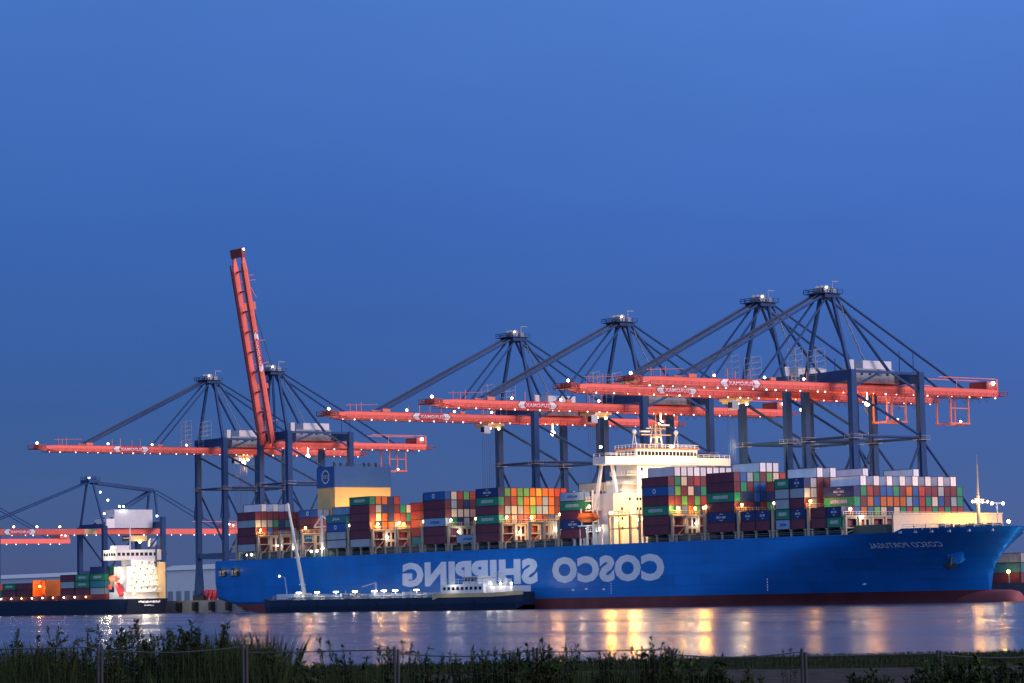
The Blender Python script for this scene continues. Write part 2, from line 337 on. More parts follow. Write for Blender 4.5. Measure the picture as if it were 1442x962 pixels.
# coaming and stanchions under the outboard stacks
MB().box(16, 214, 3.4, 47.8, DK-.2, 21.75).build('hatch_coaming', 'deckgreen', ship)
MB().box(246, 346, 3.4, 47.8, DK-.2, 21.55).build('hatch_coaming', 'deckgreen', ship)
def zb(X): return 22.05-.0028*X
P0 = 14.6
def bx0(n): return 18+n*P0+(-3.9 if n > 13 else 0)
for n in list(range(0, 14))+list(range(16, 22)):
    X = bx0(n)
    for k in (0, 5.9, 11.7):
        MB().box(X+k, X+k+.5, .25, .75, DK-.2, zb(X)-.03).box(X+k-.3, X+k+.8, .1, 2.5, zb(X)-.35, zb(X)-.02).build('stack_stanchion', 'beige', ship)
    MB().bar((X-1.2, .35, DK+1.1), (X+12.9, .35, DK+1.1), .09).bar((X-1.2, .35, DK+.6), (X+12.9, .35, DK+.6), .07).build('deck_rail', 'grey', ship)
for n in list(range(0, 14))+list(range(16, 22)):
    X = bx0(n); MB().box(X, X+12.2, 3.6, 47.6, zb(X)-.42, zb(X)-.015).build('hatch_cover', 'deckgreen', ship)
# lashing bridges
def lashing_bridge(X, lamps=True, rows=20, pale=False, h=2.05):
    zt = zb(X)+h*2.87
    pl = MB().box(X-.55, X+.55, .1, 51.1, zt-.35, zt); root = pl.build('lashing_bridge', 'beige', ship)
    ys = [.3+k*5.08 for k in range(11)]
    for k, y in enumerate(ys): MB().box(X-.45, X+.45, y-.22, y+.22, DK-.2, zt-.35).build('post', 'beige', root)
    MB().rail([(X+.5, .2, zt), (X+.5, 51, zt)], 1.1, .05, 2.5).rail([(X-.5, .2, zt), (X-.5, 51, zt)], 1.1, .05, 2.5).build('handrail', 'beige', root)
    for k in range(10):
        y0, y1 = ys[k]+.22, ys[k+1]-.22
        p = MB(); zl, zm = zt-3.2, zt-.36
        if k % 3 == 1:      # plated bay with two round-cornered openings
            p.box(X-.06, X+.06, y0, y0+.9, DK+.4, zm).box(X-.06, X+.06, y1-.9, y1, DK+.4, zm).box(X-.06, X+.06, y0+.9, y1-.9, zm-.7, zm).box(X-.06, X+.06, y0+.9, y1-.9, zl-1.0, zl-.2).box(X-.06, X+.06, y0+.9, y1-.9, DK+.4, DK+1.2).box(X-.07, X+.07, (y0+y1)/2-.35, (y0+y1)/2+.35, DK+.4, zm)
        else:
            p.box(X-.06, X+.06, y0, y1, zm-.5, zm).box(X-.3, X+.3, y0, y1, zl-.3, zl).box(X-.06, X+.06, y0, y0+.6, zl, zm-.5).box(X-.06, X+.06, y1-.6, y1, zl, zm-.5)
            p.bar((X, y0, DK+.3), (X, y1, zl-.3), .16)
        p.build('panel', 'beige', root)
    if lamps:
        for (y, m_, pw) in lamps:
            MB().bar((X+.3, y, zt), (X+.3, y, zt+1.6), .14).build('lamp_post', 'beige', root)
            MB().ball((X+.4, y, zt+1.8), .42, 8, 5).build('lamp', m_, root)
            light((X+1.3 if pw < 5000 else X-2, y-.3, zt+1.9+(pw > 5000)), SOD if m_ == 'lampo' else WARM if m_ == 'lampy' else WHT, pw*(1.15 if m_ == 'lampo' else .5), root, .35)
    return root
def gapx(n): return bx0(n)-1.2
LB = {0: [], 1: [(1.2, 'lampo', 1500)], 2: [(14, 'lampo', 900)], 3: [(1.5, 'lampo', 1100)], 4: [], 5: [(.6, 'lampy', 500)], 6: [(2.2, 'lampo', 2600), (13, 'lampo', 2600)], 7: [(1, 'lampo', 1500)],
      8: [(.6, 'lampy', 600)], 9: [(1.2, 'lampy', 900)], 10: [(.6, 'lampy', 500)], 11: [(2.0, 'lampy', 900), (12, 'lampy', 900)], 12: [(14, 'lampo', 5200), (21, 'lampo', 5600), (28, 'lampo', 5200)], 13: [(.6, 'lampy', 600)],
      17: [(2.2, 'lampo', 2200), (9, 'lampo', 800)], 18: [(.6, 'lampo', 900)], 19: [(1.4, 'lampo', 1000)], 20: [(.6, 'lampy', 600)], 21: [(.8, 'lampo', 1300)], 22: [(2, 'lampy', 700)]}
for n, lm in LB.items(): lashing_bridge(gapx(n) if n != 22 else bx0(21)+P0-1.2, lm, h=1.12 if n == 22 else 2.05)
for n, y, z in ((6, 6, 25), (11, 7, 24.5), (12, 10, 25), (12, 12.2, 25), (17, 9, 24.5), (1, 9, 24), (9, 4, 25.5), (22, 6, 24), (2, 6, 23)):   # small white work lamps under the walkways
    X = (gapx(n) if n != 22 else bx0(22)-1.2)+.7
    lb = MB().ball((X, y, z), .38, 8, 5).build('work_lamp', 'lampw', ship); light((X+.8, y, z), WHT, 250, ship, .3)
for X, z in ((21, 21), (24, 21), (63.5, 21.2), (67, 21.2), (71, 21.6)):
    MB().ball((X, 2.2, z), .4, 8, 5).build('work_lamp', 'lampw', ship)
# accommodation tower and bridge
MB().box(219, 230.5, 3, 48.2, DK-.2, 34.8).build('lower_house', 'white', ship)
MB().box(219.5, 227.6, 9, 41.2, 34.8, 38.6).build('middle_house', 'white', ship)
for k, z in enumerate((34.8, 37.6, 40.4)): MB().box(221, 229.4, 6.5+k*1.6, 14, z, z+.25).rail([(229.2, 6.6+k*1.6, z+.25), (229.2, 13.4, z+.25)], 1, .06, 1.3).rail([(221, 6.6+k*1.6, z+.25), (229.2, 6.6+k*1.6, z+.25)], 1, .06, 1.3).build('side_deck', 'white', ship)
MB().box(219.5, 229.6, 13.5, 37.8, 34.8, 44).build('upper_house', 'white', ship)
for k, z in enumerate((23.6, 26.6, 29.6, 32.6)):
    for j, y in enumerate((6, 9.2, 12.2, 13.4, 16.2, 18.8, 22, 25, 28.2, 31, 34, 37, 40, 43)):
        if (j+k) % 5 != 3: MB().box(230.5, 230.56, y, y+.7, z, z+.9).build('window', 'glass', ship)
for z in (36.2, 39, 41.8):
    for y in (15, 18.4, 21.6, 25, 28.4, 31.6, 35): MB().box(229.6, 229.66, y, y+.75, z, z+.9).build('window', 'glass', ship)
br = MB().box(224.5, 230.6, .2, 51, 43.6, 44.2).box(230.2, 230.6, .2, 51, 44.2, 46.0).box(224.5, 224.8, .2, 51, 44.2, 45.9).box(224.8, 230.2, .2, .6, 44.2, 46).box(224.8, 230.2, 50.6, 51, 44.2, 46).build('bridge_wing', 'white', ship)
MB().rail([(230.4, .3, 46), (230.4, 12, 46)], 1, .05, 2).rail([(230.4, 38, 46), (230.4, 50.9, 46)], 1, .05, 2).rail([(230.4, .3, 46), (224.8, .3, 46)], 1, .05, 2).build('wing_rail', 'white', br)
MB().box(221, 230.9, 12.2, 37, 44.2, 48.4).build('wheelhouse', 'white', ship)
for k in range(17):
    y = 12.7+k*1.43; MB().box(230.9, 230.97, y, y+1.08, 46.5, 47.7).build('bridge_window', 'glass', ship)
for k in range(5): MB().box(222+k*1.7, 223.2+k*1.7, 12.12, 12.2, 46.5, 47.7).build('bridge_window', 'glass', ship)
MB().box(220.5, 231.4, 11.6, 37.6, 48.4, 48.75).build('wheelhouse_roof', 'orange', ship)
MB().rail([(231.2, 12, 48.75), (231.2, 37.2, 48.75), (221, 37.2, 48.75)], 1.1, .06, 1.6).rail([(231.2, 12, 48.75), (221, 12, 48.75)], 1.1, .06, 1.6).build('roof_rail', 'white', ship)
rm = MB()
for sx in (-1.3, 1.3):
    for sy in (-1.6, 1.6): rm.bar((226+sx, 24.5+sy, 48.7), (226+sx*.5, 24.5+sy*.5, 56.5), .28)
for z in (50.5, 52.5, 54.5): rm.box(224.9, 227.1, 23, 26, z, z+.15)
rm.bar((226, 18.5, 53.2), (226, 30.5, 53.2), .3).bar((226, 20.5, 55.2), (226, 28.5, 55.2), .25).bar((226, 24.5, 56), (226, 24.5, 59.5), .2)
rm.build('radar_mast', 'yellow', ship)
for y, z in ((20, 54.2), (28, 56.3)): MB().box(225.6, 226.4, y-1.8, y+1.8, z-.25, z+.25).build('radar_scanner', 'white', ship)
for y in (16.5, 33.5):
    m_ = MB()
    for s_ in (-.7, .7): m_.bar((225, y+s_*1.4, 48.7), (225, y+s_*.3, 53.5), .16)
    m_.bar((225, y-1, 50.5), (225, y+1, 50.5), .12); m_.build('signal_mast', 'white', ship); MB().ball((225, y, 54.1), .75).build('satellite_dome', 'white', ship, smooth=True)
for y in (1.2, 5.5): MB().tube((225.5, y+1.5, 43.6), (224.0+(y > 3)*5, y, 34.8 if y > 3 else 30), .55, .7, 8).build('wing_strut', 'white', ship)
MB().tube((225.5, 48.5, 43.6), (225, 47, 34.8), .6, .7, 8).build('wing_strut', 'white', ship)
for k, z in enumerate((23.2, 26.4, 29.6, 32.6)):                # open stair platforms on the seaward side
    MB().box(214, 224, .3, 3, z, z+.25).rail([(214, .4, z+.25), (224, .4, z+.25)], 1.1, .07, 1.6).build('side_platform', 'white', ship)
    MB().bar((214.5, 1.2, z+.2), (219, 1.2, z+3.2), .5, .15).build('ladder', 'white', ship)
for X in (214.4, 219, 223.6): MB().box(X-.25, X+.25, .35, .85, DK, 36).build('platform_column', 'white', ship)
lbt = MB().ball((222.5, -.6, 27.6), 1, 12, 8, 5.2, 1.6, 1.5).box(219, 226, -1.7, .5, 27.6, 29.0); lbo = lbt.build('lifeboat', 'orange', ship, smooth=False)
MB().bar((218.6, .2, 25.4), (218.6, -.2, 30.4), .45).bar((226.4, .2, 25.4), (226.4, -.2, 30.4), .45).build('davit', 'white', ship)
for X in (217.5, 220.8, 224.4, 227.6): MB().tube((X, .4, DK), (X, .5, 25), .42, .42, 8).build('davit_post', 'white', ship)
MB().box(216.8, 228.4, -.2, 3, 25, 25.35).build('davit_platform', 'white', ship)
fb = MB(); 
for X in (231.2, 236, 241, 245.4): fb.box(X-.3, X+.3, .5, 1.1, DK, 27.6)
fb.box(230.8, 246, .3, 4, 27.6, 27.95).box(230.8, 246, .5, .9, 23.6, 23.9).rail([(231, .4, 27.95), (246, .4, 27.95)], 1.1, .07, 1.6)
fb.build('forward_gangway', 'beige', ship)
for X, y, z, m_ in ((233.5, 2, 26.6, 'lampy'), (240.5, 4.5, 26.4, 'lampy'), (244.2, 3, 26.5, 'lampo'), (219, 1.5, 24.2, 'lampw'), (225.5, 1.5, 24.0, 'lampw'), (222, .4, 31, 'lampy'), (227.5, 1, 49, 'lampy'), (231.6, 26, 49.2, 'lampw')):
    MB().ball((X, y, z), .42).build('deck_lamp', m_, ship)
light((239, 3, 27.2), (1, .55, .13), 5200, ship, .5); light((243.6, 6, 26), SOD, 2600, ship, .4); light((240, 9, 33), (1, .62, .2), 5600, ship, .6)
light((240, 24, 40.5), (1, .75, .4), 3000, ship, .6); light((240, 6, 49), (1, .78, .46), 5600, ship, .6); light((240, 25, 50), (1, .78, .46), 5200, ship, .6); light((240, 45, 49), (1, .78, .46), 5200, ship, .6)  # added lights hanging ahead of the tower, without lamp bodies
light((222, -3, 24), WHT, 300, ship, .4); light((222.5, -4, 31.5), (1, .5, .15), 1200, ship, .4); light((221.5, -2.5, 38), WARM, 700, ship, .5); light((226, 24.5, 51.5), WARM, 1500, ship, .4); light((224, 4, 41.5), WARM, 900, ship, .5)
for X, y, z, p, c in ((233.5, -.4, 28.6, 17000, (1, .42, .06)), (244, -.4, 28.6, 17000, (1, .42, .06)), (276.4, -.4, 28.6, 11000, (1, .42, .06)), (360.6, 24.6, 27.6, 4500, (1, .5, .12))):   # added floodlights, aimed down to lay orange streaks on the water
    MB().box(X-.5, X+.5, y-.3, y+.3, z-.3, z+.4).build('added_streak_floodlight', 'lampo', ship)
    light((X, y-.9, z-.4), c, p, ship, .8, 76, (X+60, y-60, -8), .5)
# funnel
MB().box(50.4, 61.5, 13.8, 37.8, 21.7, 44).build('funnel_casing', 'funnel', ship)
MB().box(50.2, 61.7, 13.6, 38, 44, 51.4).build('funnel_top', 'funnelblue', ship)
fr = MB(); cx_, cz_ = 56, 47.8
for k in range(20):
    t0, t1 = 2*math.pi*k/20, 2*math.pi*(k+1)/20; i = len(fr.v)
    for t in (t0, t1):
        for r in (2.0, 2.5): fr.v.append((cx_+r*math.cos(t), 13.52, cz_+r*math.sin(t)))
    fr.f.append((i, i+1, i+3, i+2))
text_on(fr, 'COSCO', lambda u, v: (lerp(54.3, 57.7, u), 13.52, lerp(47.2, 48.4, v)), .02)
fr.build('funnel_emblem', 'palegrey', ship)
for y in (17, 21, 24, 29.5, 32, 35): MB().tube((55+y % 3, y, 51.2), (55+y % 3-.6, y, 53), .45, .45, 8).build('exhaust_pipe', 'dark', ship)
MB().rail([(61.5, 14, 51.4), (61.5, 37.6, 51.4)], .7, .05, 2).build('funnel_rail', 'dark', ship)
for y in (17, 26, 35):
    MB().bar((61.6, y, 33.5), (66.5, y, 33.2), .18).build('flood_bracket', 'beige', ship); light((71, y, 34.5), (1, .58, .16), 4200, ship, .6)
# provision crane aft of the funnel block
pc = MB().bar((70, 2.5, DK), (70, 2.5, 33.5), .6).bar((70, 2.5, 33.5), (77, 2.5, 30.2), .35).bar((70, 2.5, 33.5), (65, 2.5, 29.6), .35).bar((65, 2.5, 29.6), (77, 2.5, 29.8), .35).bar((70.4, 2.5, 25), (76.5, 2.5, 29.6), .3).bar((70, 1.6, 24), (74, 1.6, 24), .3)
pc.build('provision_crane', 'white', ship); MB().ball((72.6, 1, 21.8), .6).build('deck_lamp', 'lampw', ship); light((72.6, -.5, 22), WHT, 500, ship, .4)
# breakwater, foremast, forecastle gear
MB().box(348.2, 348.8, 4.2, 47, 18.6, 24.6).box(348.8, 349.0, 4.2, 47, 24.2, 24.6).build('breakwater', mat('breakwater_cream', (.44, .38, .30), .6, var=.12), ship)
for y in range(8, 46, 5): MB().bar((345, y, 19.2), (348.2, y, 23.5), .3).build('breakwater_stay', 'white', ship)
fm = MB().tube((360, YC, 19), (360, YC, 29), .55, .45, 10).tube((360, YC, 29), (360, YC, 37.5), .34, .22, 8).box(359, 361, YC-1.4, YC+1.4, 27.6, 27.9).bar((360, YC-2.8, 27), (360, YC+2.8, 27), .25).bar((360, YC, 37), (360, YC, 40), .08)
fm.build('foremast', 'beige', ship)
for y in (YC-2.6, YC-.9, YC+1.2, YC+3.2): MB().ball((360.5, y, 27.2), .34).build('deck_lamp', 'lampy', ship)
MB().bar((366, YC+1, 19.2), (366, YC+1, 26.6), .25).bar((366, YC-1.4, 26.6), (366, YC+3.4, 26.6), .4).build('lamp_gantry', 'palegrey', ship)
for y in (YC-1.2, YC+3.2): MB().ball((366.2, y, 26.5), .4).build('deck_lamp', 'lampw', ship)
MB().ball((370, YC+1, 21.5), .45).build('deck_lamp', 'lampw', ship)
light((356, 30, 21.8), (1, .43, 0), 9500, ship, .5); light((356, 38, 22.0), (1, .43, 0), 5600, ship, .5); light((363, YC, 26.5), WARM, 1500, ship, .5); light((355, 22, 21.4), (1, .52, .06), 700, ship, .4)
for k, (X, y) in enumerate(((355, 18), (356, 23), (358, 28), (362, 22), (363, 29), (366, 25))):
    MB().tube((X, y-1.4, 20.4), (X, y+1.4, 20.4), .8, .8, 10).box(X-1, X+1, y-1.8, y-1.4, 19, 21.2).box(X-1, X+1, y+1.4, y+1.8, 19, 21.2).build('mooring_winch', 'dark', ship)
for X in range(351, 374, 2):
    p = on_hull(X, 19.3, .05); 
    if X % 4 == 3: MB().box(X-.5, X+.5, p[1]-.08, p[1]+.3, 18.9, 19.5).build('fairlead', 'palegrey', ship)
MB().rail([(364, 8.5, 20), (353, 5, 19.5)], 1.1, .05, 2).build('forecastle_rail', 'white', ship)
# ------------------------------------------------------------------ containers
def container_mesh(Lc, name):
    mb = MB(); Wc, H = 2.44, 2.85; f = .16
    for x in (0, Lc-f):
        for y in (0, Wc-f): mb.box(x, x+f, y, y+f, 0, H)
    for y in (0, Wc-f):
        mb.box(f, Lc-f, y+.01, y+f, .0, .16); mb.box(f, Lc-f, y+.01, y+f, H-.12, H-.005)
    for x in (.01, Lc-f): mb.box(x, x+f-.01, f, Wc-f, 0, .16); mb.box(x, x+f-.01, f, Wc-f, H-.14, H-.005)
    nf = len(mb.f); n = int(Lc/.56); i0 = len(mb.v)                               # corrugated seaward side
    pts = []
    for k in range(n):
        a = f+(Lc-2*f)*k/n; s_ = (Lc-2*f)/n
        pts += [(a, .10), (a+s_*.3, .10), (a+s_*.45, .035), (a+s_*.85, .035)]
    pts.append((Lc-f, .10))
    for x, y in pts: mb.v += [(x, y, .14), (x, y, H-.1)]
    for k in range(len(pts)-1): a = i0+2*k; mb.f.append((a, a+2, a+3, a+1))
    i = len(mb.v); mb.v += [(f, Wc-.06, .1), (Lc-f, Wc-.06, .1), (Lc-f, Wc-.06, H-.05), (f, Wc-.06, H-.05)]; mb.f.append((i+1, i, i+3, i+2))
    i = len(mb.v); mb.v += [(.05, .1, H-.04), (Lc-.05, .1, H-.04), (Lc-.05, Wc-.1, H-.04), (.05, Wc-.1, H-.04)]; mb.f.append((i, i+1, i+2, i+3))
    i = len(mb.v); mb.v += [(.06, .1, .1), (.06, Wc-.1, .1), (.06, Wc-.1, H-.1), (.06, .1, H-.1)]; mb.f.append((i+1, i, i+3, i+2))
    mb.box(Lc-.09, Lc-.06, f, Wc/2-.015, .16, H-.14); mb.box(Lc-.09, Lc-.06, Wc/2+.015, Wc-f, .16, H-.14)   # door leaves
    for y in (.45, .95, 1.5, 2.0): mb.bar((Lc-.03, y, .2), (Lc-.03, y, H-.2), .05)
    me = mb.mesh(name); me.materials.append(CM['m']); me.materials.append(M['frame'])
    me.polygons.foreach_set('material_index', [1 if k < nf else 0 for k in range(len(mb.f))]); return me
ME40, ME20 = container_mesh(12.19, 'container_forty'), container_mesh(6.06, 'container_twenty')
def decal(kind, Lc):
    key = ('dec', kind, Lc)
    if key in _tx: return _tx[key]
    mb = MB(); m_ = M['signwhite']
    if kind == 'g': text_on(mb, 'EVERGREEN', lambda u, v: (lerp(.24*Lc, .76*Lc, u), -.004, lerp(1.0, 1.95, v)), .03)
    elif kind == 'n':
        text_on(mb, 'CMA CGM', lambda u, v: (lerp(.34*Lc, .68*Lc, u), -.004, lerp(1.1, 1.75, v)), .03)
        for z0, z1 in ((2.1, 2.5), (.75, .35)):
            i = len(mb.v); c = .51*Lc; wd = .09*Lc; mb.v += [(c-wd, -.004, z0), (c, -.004, z1), (c+wd, -.004, z0), (c, -.004, lerp(z0, z1, .45))]; mb.f.append((i, i+3, i+2, i+1) if z1 > z0 else (i, i+1, i+2, i+3))
    elif kind == 'l': m_ = M['funnelblue']; text_on(mb, 'MAERSK', lambda u, v: (lerp(.3*Lc, .72*Lc, u), -.004, lerp(1.0, 1.8, v)), .03)
    elif kind == 't': text_on(mb, 'APL', lambda u, v: (lerp(.3*Lc, .7*Lc, u), -.004, lerp(1.0, 1.8, v)), .03)
    elif kind == 'b':
        for k in range(16):
            i = len(mb.v)
            for t in (2*math.pi*k/16, 2*math.pi*(k+1)/16):
                for r in (.45, .75): mb.v.append((.47*Lc+r*math.cos(t), -.004, 1.45+r*math.sin(t)))
            mb.f.append((i, i+1, i+3, i+2))
    else: _tx[key] = None; return None
    me = mb.mesh('lettering'); me.materials.append(m_); _tx[key] = me; return me
TIER = ['bottom', 'second', 'third', 'fourth', 'fifth', 'sixth', 'seventh']
ORD = ['outermost', 'second', 'third', 'fourth', 'fifth', 'sixth', 'seventh', 'eighth', 'ninth', 'tenth', 'eleventh', 'twelfth', 'thirteenth', 'fourteenth', 'fifteenth', 'sixteenth', 'seventeenth', 'eighteenth', 'nineteenth', 'twentieth']
TIERH = 2.87
NCON = [0]
def put(code, X, y, z, lab, Lc=12.19, dec=False, group='containers stacked on the big ship'):
    o = bpy.data.objects.new('shipping_container', ME40 if Lc > 7 else ME20); COL.objects.link(o); o.location = (X, y, z)
    o.material_slots[0].link = 'OBJECT'; o.material_slots[0].material = CM[code]
    tag(o, lab, 'container', group); NCON[0] += 1
    if dec:
        me = decal(code, Lc)
        if me: t = bpy.data.objects.new('lettering', me); COL.objects.link(t); t.parent = o
    return o
STUFF = {}
def stuff_box(code, X, y, z, Lc=12.19): STUFF.setdefault(code, MB()).box(X, X+Lc, y, y+2.44, z+.01, z+2.85)
bays = {
    0: {0: 'smmsm', 1: '..rsmw', 2: '..bsm', 3: '..mgmw', 4: '..nnm', 5: '..mtmw', 6: '..smm', 7: '..mmm'},
    2: {3: 'mtmmb', 4: '...mb'},
    4: {0: 'ssbt', 1: '...tl', 2: '....l'},
    5: {0: 'smmmmg', 1: '..bcso', 2: '..oono', 3: '..onnn', 4: '..brmr', 5: '..omg', 6: '..mgc'},
    7: {2: 'tmrrr', 3: '..rrr', 4: '..rrrp'},
    8: {0: 'mmlmmb', 1: '..gcsc', 2: '..ncmr', 3: '..scnG', 4: '..mpmr'},
    9: {1: 'l'},
    10: {0: 'mmgmgn', 1: '..osmG', 2: '..ccro', 3: '..rsGG', 4: '..rooG', 5: '..yGyo', 6: '..rloy', 7: '..mllo', 8: '..booo', 9: '..smmr', 10: '..mmmr'},
    13: {0: 'mnmgl', 1: '..mnm', 2: '..mmm', 3: '..mmmc'},
    16: {0: 'mmgmbm', 1: '..lmGgw', 2: '..bGmcw', 3: '..omcmw', 4: '..GGnrw', 5: '..nrgmw', 6: '......w', 7: '......w', 8: '......w', 9: '......w'},
    18: {0: 'mnmgmm', 1: '..mngb', 2: '..mnms', 3: '..nbbg', 4: '...bbmw', 5: '.....Gw', 6: '.....cw', 7: '.....r', 8: '.....'},
    20: {1: '..sss', 2: '....mw', 3: '....m', 4: '....mw', 5: '.....', 6: '.....', 7: '.....', 8: '.....', 9: '.....w', 10: '.....', 16: '.....', 17: '.....w'},
    21: {}}
T4, T3, T2 = 'ngrmbbgmobrmmsmmg', 'gmoboooosbrgcbmsg', 'botGcncgrGrrgrgrr'
for k in range(17): bays[21][k+2] = '.'+T2[k]+T3[k]+T4[k]+('w' if k % 2 else '')
WHERE = {13: 'first stack block aft of the bridge', 10: 'second stack block aft of the bridge', 9: 'low bay behind the second block aft of bridge', 8: 'third stack block aft of the bridge', 7: 'fourth stack block aft of the bridge', 5: 'stack block forward of funnel',
         4: 'lettered stack block beside funnel', 2: 'stack block seaward of funnel', 0: 'stack block nearest the stern', 16: 'first stack block forward of bridge', 18: 'second stack block forward of bridge', 20: 'white-topped block second from the bow', 21: 'stack block nearest the bow'}
SIDE = {(n, 0) for n in bays} | {(21, 2), (2, 3), (9, 1)}
for n, rows in bays.items():
    X = bx0(n); z0 = zb(X)
    for r, s_ in rows.items():
        for t, c in enumerate(s_):
            if c == '-': continue
            y, z = r*2.54+.05, z0+t*TIERH
            if c == '.': stuff_box('m' if (r+t) % 3 else 'r', X, y, z); continue
            put(c, X, y, z, f'{CC[c][0]} container, {TIER[t]} tier, {ORD[r]} row, {WHERE[n]}', dec=(n, r) in SIDE)
tw = {19: ('mn', 'mn', 'third stack block forward of bridge'), 20: ('lgssg', 'mnmsn', 'block second from the bow'), 21: ('mm', 'gn', 'block nearest the bow')}
for n, (a, b_, wh) in tw.items():
    X = bx0(n)
    for t, c in enumerate(a): put(c, X, .05, zb(X)+t*TIERH, f'short {CC[c][0]} container, aft half, {TIER[t]} tier, outermost row, {wh}', 6.06, True)
    for t, c in enumerate(b_): put(c, X+6.2, .05, zb(X)+t*TIERH, f'short {CC[c][0]} container, forward half, {TIER[t]} tier, outermost row, {wh}', 6.06, True)
X = bx0(19)
for r in range(1, 6):
    for t in range(2): stuff_box('m', X, r*2.54+.05, zb(X)+t*TIERH)
for r in (4, 5):
    for t, c in enumerate('gnm'): put(c, X, r*2.54+.05, zb(X)+(t+2)*TIERH, f'{CC[c][0]} container, {TIER[t+2]} tier, {ORD[r]} row, third stack block forward of bridge', dec=r == 4)
for t in range(2): stuff_box('m', bx0(21), 2.59, zb(bx0(21))+t*TIERH)
# ------------------------------------------------------------------ ship-to-shore gantry cranes
GB, GT = 59.5, 61.75        # girder bottom and top above the quay
def sign(mb_d, mb_w, mb_r, mb_l, x, ya, yb, z0, z1):
    def P(y, z, o=0): return (x+.02+o, y, z)
    L_ = yb-ya; h = z1-z0
    for m_, a, b_, k, o in ((mb_d, 0, 1, .07, 0), (mb_w, .025, .975, .07, .01), (mb_r, .17, .83, .05, .02)):
        i = len(m_.v); y0, y1 = ya+a*L_, ya+b_*L_; kk = k*L_
        m_.v += [P(y0, (z0+z1)/2, o), P(y0+kk, z0, o), P(y1-kk, z0, o), P(y1, (z0+z1)/2, o), P(y1-kk, z1, o), P(y0+kk, z1, o)]; m_.f.append(tuple(i+k2 for k2 in range(6)))
    text_on(mb_l, 'EUROMAX', lambda u, v: P(lerp(ya+.22*L_, ya+.79*L_, u), lerp(z0+.22*h, z0+.78*h, v), .03), .02)
def make_crane(boom_up=False, trolley=None, frames=(), X=0):
    root = thing('gantry_crane', (0, 0, 0), 'x', 'crane', 'blue and red ship-to-shore cranes on the quay')
    S = 'steelblue'
    for sx in (-1, 1):
        for y in (0, 29):
            MB().quadbox([(sx*10.4-1.5, y-1.6, 2), (sx*10.4+1.5, y-1.6, 2), (sx*10.4+1.5, y+1.6, 2), (sx*10.4-1.5, y+1.6, 2), (sx*10.4-1.05, y-1.15, 12), (sx*10.4+1.05, y-1.15, 12), (sx*10.4+1.05, y+1.15, 12), (sx*10.4-1.05, y+1.15, 12)]).box(sx*10.4-.98, sx*10.4+.98, y-1.05, y+1.05, 12, 65.6).build('leg', S, root)
            MB().box(sx*10.4-4.2, sx*10.4+4.2, y-.7, y+.7, 0, 2).build('bogie', 'dark', root)
            MB().quadbox([(sx*10.4-.3, y-2.2, 33), (sx*10.4+.3, y-2.2, 33), (sx*10.4+.3, y+2.2, 33), (sx*10.4-.3, y+2.2, 33), (sx*10.4-.3, y-1.1, 43), (sx*10.4+.3, y-1.1, 43), (sx*10.4+.3, y+1.1, 43), (sx*10.4-.3, y+1.1, 43)]).build('gusset', S, root)
            MB().box(sx*10.4-1.9, sx*10.4+1.9, y-1.9, y+1.9, 44.6, 44.8).rail([(sx*10.4-1.9, y-1.9, 44.8), (sx*10.4+1.9, y-1.9, 44.8), (sx*10.4+1.9, y+1.9, 44.8)], 1.1, .05, 1.9).build('leg_platform', 'grey', root)
        x = sx*10.4
        MB().box(x-.8, x+.8, 1.15, 58, 16.8, 19).build('sill_beam', S, root)
        MB().tube((x, 0, 45.4), (x, 29, 45.4), .48).build('tie_beam', S, root)
        MB().tube((x, .6, 44), (x, 14.5, 19), .42).build('brace', S, root); MB().tube((x, 28.4, 44), (x, 14.5, 19), .42).build('brace', S, root)
        MB().tube((x, .8, 58.5), (x, 28.5, 46), .45).build('brace', S, root)
        MB().tube((x, 29.5, 44.5), (x, 54, 19), .42).build('brace', S, root)
        MB().bar((x, 1, 65.1), (x, 28, 65.1), .8).build('top_chord', S, root)
        MB().bar((x, 1, 60.5), (x, 11.5, 64.8), .6).build('brace', S, root); MB().bar((x, 17.5, 64.8), (x, 28.2, 59.8), .6).build('brace', S, root)
    for y in (0, 29):
        MB().box(-9.3, 9.3, y-.8, y+.8, 62.3, 65.5).build('cross_beam', S, root)
        MB().box(-9.3, 9.3, y-.7, y+.7, 17, 19).build('cross_beam', S, root)
        MB().tube((-9.3, y, 45.2), (9.3, y, 45.2), .4).build('tie_beam', S, root)

    # fixed girders
    for sx in (-1, 1):
        x = sx*3.3; gi = MB().box(x-.7, x+.7, -2.8, 71, GB, GT); go_ = gi.build('girder', 'red', root)
        ex = x+sx*.7
        MB().box(min(ex, ex+sx*.8), max(ex, ex+sx*.8), -2.5, 71, GB-.2, GB-.1).rail([(ex+sx*.75, -2.5, GB-.1), (ex+sx*.75, 71, GB-.1)], 1.1, .05, 3).build('walkway', 'darkred', go_)
        MB().box(x-.76, x+.76, -2.8, 71, GT, GT+.12).build('rail_flange', 'darkred', go_)
    ct = MB()
    for y in range(3, 71, 8): ct.box(-2.6, 2.6, y-.3, y+.3, GT-.9, GT-.2)
    ct.build('girder_ties', 'darkred', root)
    for y in range(2, 71, 6): MB().ball((4.4, y+R_.uniform(-1.6, 1.6), GB-.5), R_.uniform(.14, .3), 6, 4).build('lamp', 'lampb', root)
    # boom, built level and swung up about its hinge when raised
    ang = rad(80) if boom_up else 0; hz, hy = GB+1.2, -3.0
    def sw(mb):
        ca, sa = math.cos(ang), math.sin(ang)
        mb.v = [(x, hy+(y-hy)*ca+(z-hz)*sa, hz-(y-hy)*sa+(z-hz)*ca) for x, y, z in mb.v]; return mb
    boom = None
